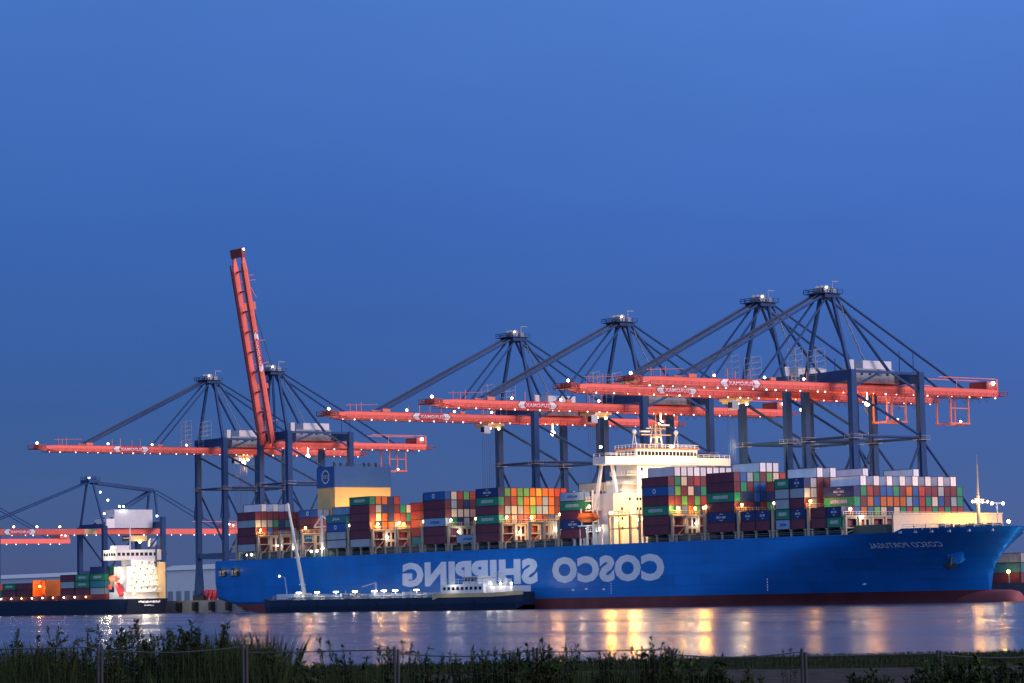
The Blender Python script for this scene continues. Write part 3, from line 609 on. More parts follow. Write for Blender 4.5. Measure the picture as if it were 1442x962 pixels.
    for sx in (-1, 1):
        x = sx*3.3
        bo = sw(MB().box(x-.7, x+.7, -72.5, -3.2, GB, GT).quadbox([(x-.5, -77.5, GB+1.0), (x+.5, -77.5, GB+1.0), (x+.7, -72.5, GB), (x-.7, -72.5, GB), (x-.5, -77.5, GT-.3), (x+.5, -77.5, GT-.3), (x+.7, -72.5, GT), (x-.7, -72.5, GT)])).build('boom', 'red', root)
        ex = x+sx*.7
        sw(MB().box(min(ex, ex+sx*.8), max(ex, ex+sx*.8), -75, -3.5, GB-.2, GB-.1).rail([(ex+sx*.75, -75, GB-.1), (ex+sx*.75, -3.5, GB-.1)], 1.1, .05, 3)).build('walkway', 'darkred', bo)
        sw(MB().box(x-.76, x+.76, -72.5, -3.3, GT, GT+.12)).build('rail_flange', 'darkred', bo)
        sw(MB().box(x-.5, x+.5, -59.5, -56.5, GT, GT+1.2)).build('stay_bracket', 'pinkred', bo); sw(MB().box(x-.4, x+.4, -27, -25, GT, GT+1.1)).build('stay_bracket', 'pinkred', bo)
        for y in (-68, -44, -35, -12): sw(MB().bar((x, y, GT), (x, y, GT+3.2), .18)).build('light_mast', 'pinkred', bo)
    ct = MB()
    for y in range(-72, -4, 8): ct.box(-2.6, 2.6, y-.3, y+.3, GT-.9, GT-.2)
    sw(ct).build('boom_ties', 'darkred', root)
    sw(MB().box(-4.2, 4.2, -81, -77.5, GB+.7, GB+1.1).rail([(-4.2, -77.5, GB+1.1), (-4.2, -81, GB+1.1), (4.2, -81, GB+1.1), (4.2, -77.5, GB+1.1)], 1.2, .08, 1.5).box(-3, 3, -79.3, -78, GB+1.1, GB+2.4)).build('tip_platform', 'darkred', root)
    sw(MB().ball((2.5, -80.5, GB+3.0), .45, 6, 4)).build('lamp', 'lampw', root); sw(MB().bar((-3, -70, GT+2.6), (3, -61, GT+2.6), .2).bar((3.3, -70, GT), (3.3, -70, GT+2.6), .2)).build('tip_frame', 'pinkred', root)
    if not boom_up:
        for y in range(-75, -4, 5): MB().ball((4.4, y+R_.uniform(-1.6, 1.6), GB-.5), R_.uniform(.14, .3), 6, 4).build('lamp', 'lampb', root)
        for y in (-50, -30, -14): MB().ball((4.2, y, GT+.9), .38, 6, 4).build('lamp', 'lampw', root)
    mbs = [MB(), MB(), MB(), MB()]; sign(*mbs, 4.0, -48, -31, GB+.05, GT-.05)
    s0 = sw(mbs[0]).build('sign_panel', 'dark', root); sw(mbs[1]).build('sign_border', 'signwhite', s0); sw(mbs[2]).build('sign_field', 'signred', s0); sw(mbs[3]).build('sign_lettering', 'signwhite', s0)
    # A-frame, stays
    AZ = 89.6
    for sx in (-1, 1):
        MB().bar((sx*9.4, 0, 65.5), (sx*2.7, .3, AZ-1), 1.0, 1.0, .9, .9).build('mast_leg', S, root)
        MB().tube((sx*7.5, 19, 65.5), (sx*2.4, 2.4, AZ-1.5), .52, .48).build('mast_backleg', S, root)
        MB().tube((sx*2.3, 1.6, AZ), (sx*3.3, 54+sx*2, GT), .4).build('backstay', S, root)
        MB().bar((sx*3.0, 34, 73.5), (sx*3.1, 34, GT), .2).build('stay_prop', S, root)
        if not boom_up:
            MB().tube((sx*2.3, -1.6, AZ), (sx*3.3, -58, GT+1), .42).build('forestay', S, root); 
            for q in range(3): MB().tube((sx*(.5+q*.6), -1.6, AZ+.4+q*.3), (sx*(1.0+q*.5), -57, GT+1.4+q*.35), .08, .08, 5).build('hoist_rope', 'rope', root)
            MB().tube((sx*2.3, -1.4, AZ-.8), (sx*3.3, -26, GT+.8), .34).build('forestay', S, root)
        else:
            MB().tube((sx*2.3, -1.4, AZ), (sx*3.2, -11.2, 114.5), .14).build('hoist_rope', 'rope', root); MB().tube((sx*2.3, -1.6, AZ), (sx*2.9, -1.2, GT+4), .22).build('forestay', S, root); MB().tube((sx*1.2, -1.6, AZ), (sx*1.4, -.8, GT+4), .22).build('forestay', S, root)
    MB().box(-3.6, 3.6, -3.6, 2.6, AZ-1.4, AZ-.2).box(-4.2, 4.2, -5.2, 3.4, AZ-.2, AZ).build('apex_head', S, root)
    MB().rail([(-4.2, 3.4, AZ), (-4.2, -5.2, AZ), (4.2, -5.2, AZ), (4.2, 3.4, AZ)], 1.2, .08, 2).build('apex_rail', S, root)
    ap = MB()
    for sx in (-2, 0, 2): ap.tube((sx-.3, -1.5, AZ+1.3), (sx+.3, -1.5, AZ+1.3), 1.25, 1.25, 12).box(sx-.6, sx+.6, .2, 2.0, AZ, AZ+1.6)
    ap.bar((1.5, 1.5, AZ), (1.5, 1.5, AZ+4), .2).bar((1.5, 1.5, AZ+3.9), (1.5, 4.2, AZ+3.9), .2).build('sheaves', 'grey', root)
    MB().ball((3.2, -2.5, AZ+1.6), .3, 6, 4).build('lamp', 'lampy', root)
    # machinery house
    h = MB().box(-5, 5, 7, 23.5, 62.2, 66.6).build('machinery_house', 'housegrey', root)
    MB().box(-4.2, 4.2, 11, 23.2, 66.6, 69.2).build('upper_house', 'palegrey', h); MB().box(-5.8, 5.8, 6.2, 24.3, 62.0, 62.3).rail([(5.8, 6.2, 62.3), (5.8, 24.3, 62.3)], 1.1, .05, 2).build('house_platform', 'darkred', h)
    for y in (9, 12.5, 16, 20): MB().box(5, 5.05, y, y+1.1, 64.6, 65.6).build('house_window', 'glass', h)
    MB().box(3, 5, 4.6, 6.4, 65.6, 69.2).build('electrical_cabinet', 'palegrey', root)
    lt = MB()
    for (y0, y1) in ((-1.6, 2.4), (-10, -7)):
        for x in (-7, -3.6):
            for y in (y0, y1): lt.bar((x, y, 62), (x, y, 73), .12)
        for k in range(6):
            z = 63+k*1.9
            for y in (y0, y1): lt.bar((-7, y, z), (-3.6, y, z), .1)
            for x in (-7, -3.6): lt.bar((x, y0, z), (x, y1, z+.9), .1)
    if not boom_up: lt.build('stair_tower', 'grey', root)
    else: MB().bar((-6, 1, 66), (-3, .6, 88), .12).build('ladder', 'grey', root)
    st = MB()
    for k in range(6):
        y = .8+k*2.3; st.bar((5.5-k*.5, y, 86.5-k*3.5), (4.6-k*.2, y+2.2, 83.2-k*3.5), .5, .12)
    st.build('mast_stair', 'grey', root)
    MB().ball((2.5, 14, GB-3.4), .85, 8, 5).bar((2.5, 14, GB-2.6), (2.5, 14, GB), .2).build('yard_floodlight', 'lampy', root)
    light((2.5, 14, GB-6), (1, .44, .12), 7000, root, .9); light((4, 20, 34), (1, .44, .12), 3500, root, .6)  # second light has no lamp body, added to warm the legs
    zs = MB()
    for k in range(11):
        z = 6+k*5; a_ = 1 if k % 2 else -1; zs.bar((-10.4-1.6, 29+a_*2.2, z), (-10.4-1.6, 29-a_*2.2, z+5), .7, .14).box(-12.6, -11.4, 29-a_*2.2-.8, 29-a_*2.2+.8, z+4.9, z+5.05)
    zs.build('leg_stair', 'grey', root)
    fe = MB()
    for k in range(18):
        y = 5+k*3.4; dz = 1.2+.9*abs(math.sin(k*1.7)); fe.bar((5.0, y, GB-.3), (5.0, y+1.7, GB-.3-dz), .1).bar((5.0, y+1.7, GB-.3-dz), (5.0, y+3.4, GB-.3), .1)
    fe.build('festoon_cable', 'dark', root)
    # landward girder end
    MB().box(-3.8, 3.8, 66, 70.5, GT+.15, GT+2.6).build('winch_house', 'darkred', root)
    MB().bar((4, 44, GT+3.4), (4, 70, GT+3.4), .25).bar((-4, 44, GT+3.4), (-4, 70, GT+3.4), .25).bar((4, 70.6, GT+3.4), (4, 70.6, GT), .3).bar((-4, 70.6, GT+3.4), (-4, 70.6, GT), .3).bar((4, 52, GT+3.4), (4, 52, GT), .2).build('service_frame', 'pinkred', root)
    MB().ball((4.3, 68.5, GT+2.0), .6, 6, 4).build('lamp', 'lampw', root)
    MB().box(-4.6, 4.6, 71, 74.5, GB+.3, GB+.5).rail([(-4.6, 74.5, GB+.5), (4.6, 74.5, GB+.5), (4.6, 71, GB+.5)], 1.1, .06, 1.5).build('end_platform', 'darkred', root)
    for y in frames:
        fr = MB()
        for x in (-3, 3):
            for yy in (y-4, y+4): fr.bar((x, yy, GB-.3), (x, yy, GB-9), .45)
            fr.bar((x, y-4.6, GB-8.8), (x, y+4.6, GB-8.8), .5)
        fr.bar((-3, y-4, GB-9), (3, y-4, GB-9), .5).bar((-3, y+4, GB-9), (3, y+4, GB-9), .5).bar((3, y-4, GB-4), (3, y+4, GB-4), .3)
        fr.build('maintenance_frame', 'pinkred', root)
        MB().ball((3.4, y, GB-8.2), .35, 6, 4).build('lamp', 'lampy', root)
    if trolley is not None:
        y = trolley
        t = MB().box(-4, 4, y-3.5, y+3.5, GB-1.3, GB-.5).box(-3.2, 3.2, y-2.8, y+2.8, GB-2.0, GB-1.3).build('trolley', 'yellow', root)
        MB().box(3.2, 5.4, y-6.2, y-3.6, GB-4.2, GB-1.5).build('operator_cab', 'palegrey', t); MB().box(3.3, 5.3, y-6.26, y-6.2, GB-3.8, GB-2).build('cab_window', 'glass', t)
        for dx, dy in ((1, -2), (3.4, 1.5), (4.3, -3)): MB().ball((dx, y+dy, GB-2.4), .42, 6, 4).build('lamp', 'lampy', t)
        hr = MB()
        for x in (-2.4, 2.4):
            for yy in (y-1.4, y-.5, y+.5, y+1.4): hr.tube((x, yy, GB-2), (x, yy, 22), .05, .05, 4)
        hr.build('hoist_rope', 'rope', t); MB().box(-6.1, 6.1, y-1.1, y+1.1, 21.3, 22).box(-1.8, 1.8, y-.9, y+.9, 22, 23.2).build('spreader', 'yellow', t)
    return root
QZ = 5.0
c1 = make_crane(frames=(26, 54), trolley=None)
base = make_crane(trolley=-12)
c5 = make_crane(boom_up=True, frames=(57,))
c1.location = (269.7, 57, QZ); tag(c1, 'gantry crane nearest the bow, its landward girder end fully clear, boom level')
base.location = (240.6, 57, QZ); tag(base, 'gantry crane second from the bow, close against the crane nearest the bow')
for X, lab in ((171.1, 'gantry crane third from the bow, behind the ship\'s white bridge tower'), (112.1, 'gantry crane fourth from the bow, with open sky between it and the raised-boom crane'), (-94.1, 'gantry crane aft of the ship\'s stern with its boom lowered level')):
    c = copy_tree(base); c.location = (X, 57, QZ); tag(c, lab)
    for ch in c.children:
        if ch.name.startswith('trolley') and X < 0: ch.location.y += 26
c5.location = (-45.9, 57, QZ); tag(c5, 'gantry crane with its red boom raised almost upright near the ship\'s stern')
# low-profile feeder cranes further along the quay
def feeder_crane(X, lab, partial=False):
    root = thing('feeder_crane', (X, 57, QZ), lab, 'crane', 'low feeder cranes at the far quay'); ORG[root.name] = (0, 0, 0); S = 'steelblue'; gb, gt = 29.6, 31.9
    for sx in (-1, 1):
        for y in (0, 29): MB().box(sx*11-.95, sx*11+.95, y-1.0, y+1.0, 0, 37 if y else 33).build('leg', S, root)
        MB().tube((sx*11, 1, 30), (sx*11, 14, 14), .4).build('brace', S, root); MB().tube((sx*11, 28, 30), (sx*11, 14, 14), .4).build('brace', S, root); MB().box(sx*11-.6, sx*11+.6, 1, 28, 12.4, 14).build('sill_beam', S, root)
        MB().box(sx*3.3-.7, sx*3.3+.7, -80, 72, gb, gt).build('girder', 'red', root)
        MB().bar((sx*10.5, 0, 33), (sx*2.4, -1, 53), .75).build('mast_leg', S, root); MB().bar((sx*5, 30, 36), (sx*2.4, 30, 49), .8).build('mast_leg', S, root)
        MB().bar((sx*4, 3, 34), (sx*2.4, 29, 48.5), .8).build('mast_backleg', S, root)
        MB().tube((sx*2.3, -1.5, 52.6), (sx*3.3, -57, gt), .3).build('forestay', S, root); MB().tube((sx*2.3, 31, 49), (sx*3.3, 64, gt), .28).build('backstay', S, root)
    MB().bar((0, 0, 52.3), (0, 30, 49), 3.4, 1.4).build('top_chord', S, root)
    for y in (0, 29): MB().box(-10.2, 10.2, y-.8, y+.8, 32.2, 35 if y else 34).build('cross_beam', S, root)
    MB().box(-3.8, 3.8, -3.5, 2, 52, 53.4).rail([(-3.8, -3.5, 53.4), (3.8, -3.5, 53.4), (3.8, 2, 53.4)], 1.1, .08, 1.8).box(-2, 2, -2, 1, 53.4, 55).build('apex_head', S, root)
    h = MB().box(-5.5, 5.5, 8, 27, gt+.4, gt+8.4).build('machinery_house', 'palegrey', root); MB().box(-5, 5.6, 4, 8, gt+.4, gt+4.4).build('upper_house', 'white', h)
    MB().box(-4.6, 4.6, 66, 71, gt+.1, gt+2.4).bar((4, 48, gt+3.2), (4, 71, gt+3.2), .25).bar((4, 71, gt), (4, 71, gt+3.2), .3).build('service_frame', 'pinkred', root)
    for y in range(-78, 70, 6): MB().ball((4.4, y+R_.uniform(-1.6, 1.6), gb-.4), R_.uniform(.16, .3), 6, 4).build('lamp', 'lampb', root)
    for x, y, z in ((3, -3, 54.2), (-2.5, 1, 54.4), (3, 2.5, 48), (3.4, 6, 44.5), (3.6, 4, 38.6), (3, 12, 41.8), (3, 14, 41.8), (6, 29, 37.5), (4.2, -40, gt+1), (4.2, -29, gt+1), (4.2, -18, gt+1), (4.4, 69, gt+1.5), (4.4, 67, gt+2)): MB().ball((x, y, z), .42, 6, 4).build('lamp', 'lampw', root)
    MB().box(-4, 4, 17, 25, gb-3, gb-.6).build('trolley', 'yellow', root); MB().box(3, 5.2, 26, 29, gb-5.5, gb-2).build('operator_cab', 'palegrey', root)
    MB().ball((4.6, 21, gb-3.4), .55, 6, 4).build('lamp', 'lampy', root)
    MB().box(3.98, 4.05, -6, 0, gb, gt).build('girder_panel', 'yellow', root)
    mbs = [MB(), MB(), MB(), MB()]; sign(*mbs, 4.0, -45, -29, gb+.05, gt-.05)
    s0 = mbs[0].build('sign_panel', 'dark', root); mbs[1].build('sign_border', 'signwhite', s0); mbs[2].build('sign_field', 'signred', s0); mbs[3].build('sign_lettering', 'signwhite', s0)
    light((4.5, 21, gb-4.5), (1, .7, .3), 2200, root, .5); light((6.5, 12, gt+9.6), WHT, 900, root, .4)
    return root
feeder_crane(-194.5, 'low blue crane with pale machinery house above the small lit ship')
feeder_crane(-352, 'farthest low crane, only its landward red girder end showing')
# ------------------------------------------------------------------ feeder ship at the far quay
fs = thing('feeder_ship', (-200, 35, 0), 'small dark container ship with floodlit white superstructure astern of the big ship', 'ship')
hv = MB(); st_ = [(-108, 9.2, 6.2), (-110, 10, 6.2), (-120, 10, 6.2), (-270, 10, 6.2), (-300, 7, 8), (-312, .6, 9)]
for X, hb_, zt in st_: hv.v += [(X-(2 if X > -109 else 0), 35-hb_*.92, -1), (X, 35-hb_, zt), (X, 35+hb_, zt), (X-(2 if X > -109 else 0), 35+hb_*.92, -1)]
for i in range(len(st_)-1):
    for k in range(3): a = i*4+k; hv.f.append((a+1, a, a+4, a+5))
hv.f.append((0, 1, 2, 3)); hv.build('hull', 'navy', fs)
rn = random.Random(5)
for y0, y1, z0, z1 in ((30.5, 40, 4.4, 5.4), (33.2, 37.4, 3.1, 3.7)):     # stern name, too small to read in the photograph: worn paint strokes
    mb = MB(); y = y0
    while y < y1: wd = rn.uniform(.25, .6); mb.box(-108.02, -107.92, y, y+wd, z0+rn.uniform(0, .25), z1-rn.uniform(0, .25)); y += wd+rn.uniform(.1, .3)
    tag(mb.build('stern_name', 'hullwhite', fs), kind='stuff')
W_ = 'white'
MB().box(-124, -111.5, 26, 44, 6.2, 9.0).build('lower_house', W_, fs)
tb = MB().box(-122.5, -112, 27.4, 43, 9.0, 19.4).box(-121, -113, 30, 42, 19.4, 22).build('deckhouse', W_, fs)
for k in range(5):
    z = 9.0+k*2.6; y0 = 27.6+k*.9; y1 = 41.5-k*.5
    MB().box(-112, -108.6+(-.6*k), y0, y1, z, z+.2).rail([(-108.7-.6*k, y0, z+.2), (-108.7-.6*k, y1, z+.2)], 1.05, .06, 1.6).build('gallery', W_, tb)
    MB().bar((-110.6, y1-2.5, z), (-110.6, y1-.4, z+2.6), .6, .15).build('stairway', W_, tb)
    for yy in (y0+3, y0+6.2, y0+9): MB().box(-112, -111.94, yy, yy+.7, z+1, z+1.8).build('window', 'glass', tb)
MB().box(-113.4, -110.2, 41.5, 44.4, 6.2, 21).build('funnel_casing', 'yellow', fs)
MB().box(-126, -115.5, 24.4, 45.6, 22, 26.2).build('wheelhouse', W_, fs)
for k in range(5): MB().box(-125.4+k*2, -124+k*2, 24.32, 24.4, 23.7, 25).build('bridge_window', 'glass', fs)
for k in range(9): MB().box(-115.5, -115.43, 25.2+k*2.1, 26.6+k*2.1, 23.7, 25).build('bridge_window', 'glass', fs)
MB().bar((-119, 33, 26.2), (-119, 33, 36), .35).bar((-119, 30, 31), (-119, 36, 31), .25).box(-123, -118, 26, 32, 26.2, 28).build('radar_mast', W_, fs)
MB().bar((-110, 40, 19), (-110, 40, 28), .5).bar((-110, 40, 28), (-108, 44, 24), .35).build('deck_crane', 'dark', fs)
MB().ball((-120, 25.6, 14.6), 1, 10, 6, 3.2, 1.2, 1.3).build('lifeboat', 'red', fs); MB().bar((-116.5, 25.6, 12.4), (-112.2, 25.4, 7.6), 1.6, 1.8).build('rescue_boat', 'signred', fs); MB().box(-124, -121.6, 25.5, 25.9, 10.2, 12.2).build('liferaft_rack', 'red', fs)
for k in range(14): MB().ball((-142-k*9.5, 25.0, 7.4), .32, 6, 4).build('deck_lamp', 'lampw' if k % 3 else 'lampo', fs)
MB().rail([(-126, 25.2, 6.2), (-268, 25.2, 6.2)], 1.2, .08, 6).build('deck_rail', 'darkred', fs)
MB().box(-285, -126.5, 26.0, 44, 6.1, 8.2).build('hatch_coaming', 'darkred', fs)
for X, y, z, p in ((-104.5, 31, 12, 900), (-104.5, 37, 15, 900), (-105.5, 34, 20.5, 800), (-105.5, 33, 8.6, 500), (-118, 22.5, 12.5, 800), (-119, 22.5, 18, 700), (-121, 21, 25.5, 900), (-111, 23.5, 8.6, 350)): light((X, y, z), (1, .86, .58), p*1.9, fs, .5)
for y, z in ((31, 11), (36, 13.7), (33, 16.3), (38, 18.8), (29, 8.4)): MB().ball((-109.2, y, z), .34, 6, 4).build('deck_lamp', 'lampy', fs)
fcon = {-140.5: 'stgn', -153.4: 'mgg', -166.3: 'msm', -206: 'mm', -219: 'mg', -232: 'g', -245: 'mr'}
FN = ['nearest the superstructure', 'second from the superstructure', 'third from the superstructure', 'beyond the orange-lit gap', 'beyond the gap, second', 'beyond the gap, third', 'beyond the gap, fourth']
for (X, s_), wh in zip(fcon.items(), FN):
    for t, c in enumerate(s_):
        put(c, X, 26.2, 8.25+t*2.87, f'{CC[c][0]} container, {TIER[t]} tier, small ship\'s stack {wh}', group='containers on the small feeder ship', dec=c == 'g')
        for r in (1, 2, 3, 4): stuff_box('mbgcr'[(t*2+r) % 5], X, 26.2+r*2.54, 8.25+t*2.87)
MB().ball((-188, 28, 12.4), .5).ball((-182, 28, 12.4), .5).build('deck_lamp', 'lampo', fs); light((-185, 26, 11.8), SOD, 1500, fs, .5)
for X in (-192, -180.5): MB().box(X, X+.8, 26.4, 44, 8.2, 15).build('lashing_frame', 'orange', fs)
MB().box(-191.2, -180.5, 30, 30.6, 9, 14.5).build('lashing_plate', 'orange', fs)
# ------------------------------------------------------------------ bunker barge alongside
bg_ = thing('bunker_barge', (133, -8, 0), 'long low dark tanker barge with white aft wheelhouse alongside the ship', 'barge')
hv = MB(); bs = [(52.8, 2.5, 5.2, 3.5), (55.5, 4.4, 5.0, .5), (61, 5.5, 4.3, -1), (158, 5.5, 4.3, -1), (161, 5.5, 5.0, -1), (190, 5.5, 5.0, -1), (196, 5.1, 5.2, -.8), (199.5, 4.0, 5.4, 0), (201.5, 2.2, 5.5, 1.4)]
for X, hb_, zt, zk in bs: hv.v += [(X, -8-hb_*.9, zk), (X, -8-hb_, min(2.2, zt) if zk < 2 else zk+.6), (X, -8-hb_, zt), (X, -8+hb_, zt), (X, -8+hb_, zk)]
for i in range(len(bs)-1):
    for k in range(4): a = i*5+k; hv.f.append((a+1, a, a+5, a+6))
hv.f += [(0, 1, 2, 3, 4), tuple(len(hv.v)-5+k for k in range(5))[::-1]]; hv.build('hull', 'navy', bg_)
rb = MB()
for (Xa, ha, za, _), (Xb, hb2, zb2, _) in zip(bs[3:-1], bs[4:]): rb.quadbox([(Xa, -8-ha-.06, za-.9), (Xb, -8-hb2-.06, zb2-.9), (Xb, -8-hb2+.3, zb2-.9), (Xa, -8-ha+.3, za-.9), (Xa, -8-ha-.06, za+.35), (Xb, -8-hb2-.06, zb2+.35), (Xb, -8-hb2+.3, zb2+.35), (Xa, -8-ha+.3, za+.35)])
rb.build('rubbing_strake', 'yellow', bg_)
MB().rail([(62, -13, 4.7), (158, -13.4, 4.3)], 1.1, .07, 3).build('deck_rail', 'palegrey', bg_)
for k in range(5): MB().tube((70, -11.6+k*1.1, 5.1+.15*(k % 2)), (156, -11.6+k*1.1, 5.1+.15*(k % 2)), .22, .22, 6).build('cargo_pipe', 'grey', bg_)
for k in range(14): X = 72+k*6; MB().box(X, X+2.2, -11.5, -5, 4.3, 5.5+(k % 3)*.35).build('tank_hatch', 'palegrey', bg_)
for k, X in enumerate((78, 89.5, 101, 112.5, 124, 129.5, 136, 148)):
    MB().bar((X, -12.6, 4.3), (X, -12.6, 7.0), .14).box(X-1.0, X+1.0, -12.9, -12.3, 6.9, 7.05).build('lamp_post', 'palegrey', bg_)
    MB().box(X-1.1, X+1.1, -13.0, -12.4, 6.6, 6.9).build('deck_lamp', 'lampy' if k % 2 else 'lampw', bg_); light((X, -13.3, 6.4), WHT, 230, bg_, .4)
MB().box(62, 73, -11.5, -4.5, 4.6, 6.4).build('forecastle_house', 'white', bg_)
MB().bar((68, -11, 6.2), (66.6, -11, 12.2), .22).bar((66.6, -11, 12.2), (63.2, -11, 12.8), .18).build('signal_mast', 'palegrey', bg_); MB().ball((63.2, -11, 12.7), .35).build('deck_lamp', 'lampw', bg_)
MB().tube((74.9, -8, 4.4), (64.4, -8, 38), .78, .42, 8).box(73.2, 76.6, -9.6, -6.4, 4.3, 6.6).bar((70.2, -9.2, 19), (70.2, -6.8, 19), .5).bar((73, -9.2, 9.6), (73, -6.8, 9.6), .5).build('loading_boom', 'cream', bg_)
rb_ = random.Random(11)
for k in range(16): X = 70+k*5.3+rb_.uniform(-1, 1); y = rb_.uniform(-12.6, -5); MB().tube((X, y, 4.3), (X, y, 4.3+rb_.uniform(1.2, 3)), .16, .12, 6).build('vent_pipe', 'palegrey', bg_)
for X in (106, 110, 114): MB().tube((X, -13.2, 5.6), (X, -3.4, 5.6), .28, .28, 8).box(X-.4, X+.4, -13.4, -13, 5.1, 6.1).build('loading_manifold', 'grey', bg_)
MB().bar((118, -8, 4.3), (118, -8, 9.5), .5).bar((118, -8, 9.5), (110, -8, 8.2), .3).build('hose_crane', 'palegrey', bg_)
for k in range(7): MB().tube((72+k*18, -13.62, 2.6), (72+k*18, -13.5, 2.6), .75, .75, 10).build('tyre_fender', 'rubber', bg_)
hs = MB().box(161, 184, -12.4, -3.6, 5.0, 8.2).build('accommodation', 'white', bg_)
for k in range(9): MB().box(162.4+k*2.4, 163.8+k*2.4, -12.46, -12.4, 6.4, 7.4).build('window', 'glass', hs)
MB().box(184, 198, -11.6, -4.4, 5.0, 7.4).build('engine_casing', 'white', bg_)
MB().box(172, 180, -11.6, -4.4, 8.2, 9.0).box(172.4, 179.6, -11.4, -4.6, 9.0, 10.4).box(171.8, 180.2, -11.8, -4.2, 10.4, 10.65).build('wheelhouse', 'white', bg_)
for k in range(4): MB().box(172.8+k*1.75, 174.2+k*1.75, -11.46, -11.4, 9.15, 10.2).build('bridge_window', 'glass', bg_)
MB().rail([(164, -12.2, 8.2), (196, -12.2, 8.2)], 1.6, .09, 3).bar((168, -8, 10), (168, -8, 14), .16).bar((186, -8, 7), (186, -8, 12.2), .2).bar((184, -8, 11.4), (188.5, -8, 11.4), .12).box(190, 191.6, -9, -7, 7.4, 9.6).build('upper_rail', 'palegrey', bg_)
for X in (187.5, 192.5, 198): MB().ball((X, -12.0, 8.1), .35).build('deck_lamp', 'lampw', bg_); light((X, -13, 8.2), WHT, 260, bg_, .4)
light((168, -14.5, 8), WHT, 300, bg_, .5)
# containers standing on the quay beyond the bow
for X, s_, wh, y in ((330, 'mts', 'left stack', 61), (346.5, 'bbmg', 'right stack', 59.5)):
    for t, c in enumerate(s_): put(c, X, y, 4.95+t*2.87, f'{CC[c][0]} container, {TIER[t]} tier, quayside stack {"half hidden behind" if X < 340 else "just beyond"} the bow', group='containers on the quay beyond the bow')
wl = thing('work_light', (340, 58.4, 5), 'low orange work light on the quay beyond the bow', 'lamp')
MB().bar((340, 58.4, 5), (340, 58.4, 8), .25).build('pole', 'grey', wl); MB().ball((340, 58.2, 8.2), .5).build('lamp', 'lampo', wl); light((339, 57.4, 8.2), SOD, 350, wl, .4)
# joined hidden stock of both ships
for c, mb in STUFF.items():
    tag(mb.build('container_stock', CM[c]), f'{CC[c][0]} containers packed deep inside the stacks', 'containers', kind='stuff')
# ------------------------------------------------------------------ quay furniture and far buildings
for k in range(6):
    X = -114+k*13; tag(MB().box(X, X+2.6, 51.4, 52.8, .8, 4.4).box(X+.3, X+2.3, 51.0, 51.4, 1.2, 4.0).build('quay_fender', 'rubber'), 'black rubber fender on the quay wall between the two ships', 'fender', 'fenders on the open stretch of quay')
for k in range(8):
    X = -104+k*3.4; r = MB()
    for y in (58, 60.5): r.bar((X, y, 5), (X+1.6, y, 9.2), .5).bar((X+3.2, y, 5), (X+1.8, y, 9.2), .5).bar((X+.7, y, 6.8), (X+2.7, y, 6.8), .4)
    r.bar((X+1.7, 58, 9.1), (X+1.7, 60.5, 9.1), .4)
    tag(r.build('lifting_frame', 'signred'), 'red steel lifting trestle standing on the quay by the ship\'s stern', 'trestle', 'red trestles on the quay')
def shed(X0, X1, Y0, Y1, h, lab, m_='palegrey', n=12):
    r = thing('warehouse', (X0, Y0, 4.9), lab, 'warehouse')
    MB().box(X0, X1, Y0, Y1, 4.9, 4.9+h).build('wall', m_, r)
    MB().quadbox([(X0-.6, Y0-.6, 4.9+h), (X1+.6, Y0-.6, 4.9+h), (X1+.6, Y1+.6, 4.9+h), (X0-.6, Y1+.6, 4.9+h), (X0+3, Y0+8, 4.9+h+2.6), (X1-3, Y0+8, 4.9+h+2.6), (X1-3, Y1-8, 4.9+h+2.6), (X0+3, Y1-8, 4.9+h+2.6)]).build('roof', 'grey', r)
    for k in range(n):
        x = lerp(X0+3, X1-9, k/(n-1)); MB().box(x, x+5, Y0-.12, Y0-.02, 4.9, 10).build('loading_door', 'grey', r)
shed(-900, -440, 300, 380, 17, 'long pale grey warehouse behind the small ship\'s containers', n=16)
shed(-352, -250, 180, 230, 15.5, 'pale warehouse showing between the two ships', 'white')
# ------------------------------------------------------------------ fence and vegetation on the near bank
FD = 60
posts = [-70, 135, 338, 550, 745, 935, 1120, 1310, 1500]
names = ['beside the tall reedy weeds', 'in front of the leafy thicket', 'beside the grass tuft', 'in front of the middle weeds', 'left of the low shrubs', 'before the gravel path', 'in front of the gravel and grass', 'at the gravel path end']
for i in range(8):
    D0, D1 = FD, FD; a, b_ = gp(posts[i]+2.5, D0, .9), gp(posts[i+1]-2.5, D1, .9)
    zt = 3.32-.0004*(posts[i]+posts[i+1])/2+.03*math.sin(i*1.9); a.z = ground_z(FD); b_.z = ground_z(FD)
    r = thing('fence_panel', tuple(a), f'dark tubular mesh fence panel {names[i]}', 'fence', 'temporary fence panels along the bank')
    for p, dz in ((a, .08), (b_, .06)):
        MB().tube(p, (p.x, p.y, zt+dz), .034, .034, 8).build('post', 'galv', r)
    mid = (a+b_)/2; mid.z = zt-.07; mb = MB()
    pts = []
    for k in range(9):
        t = k/8; q_ = a.lerp(b_, t); q_.z = zt-.09*math.sin(math.pi*t)*(i % 2 == 1)-.01; pts.append(q_)
    for p, q_ in zip(pts[:-1], pts[1:]): mb.tube(p, q_, .016, .016, 6)
    mb.build('top_rail', 'galv', r)
    wm = MB()
    for k in range(1, 26):
        p = a.lerp(b_, k/26); wm.bar(p, (p.x, p.y, zt-.06), .003)
    for k in range(1, 6):
        z = ground_z(FD)+k*.34; wm.bar((a.x, a.y, z), (b_.x, b_.y, z), .003)
    wm.build('wire_mesh', 'galv', r)
    f0 = MB().box(a.x-.35, a.x+.35, a.y-.12, a.y+.12, a.z-.02, a.z+.14); f0.build('foot_block', 'concrete', r)
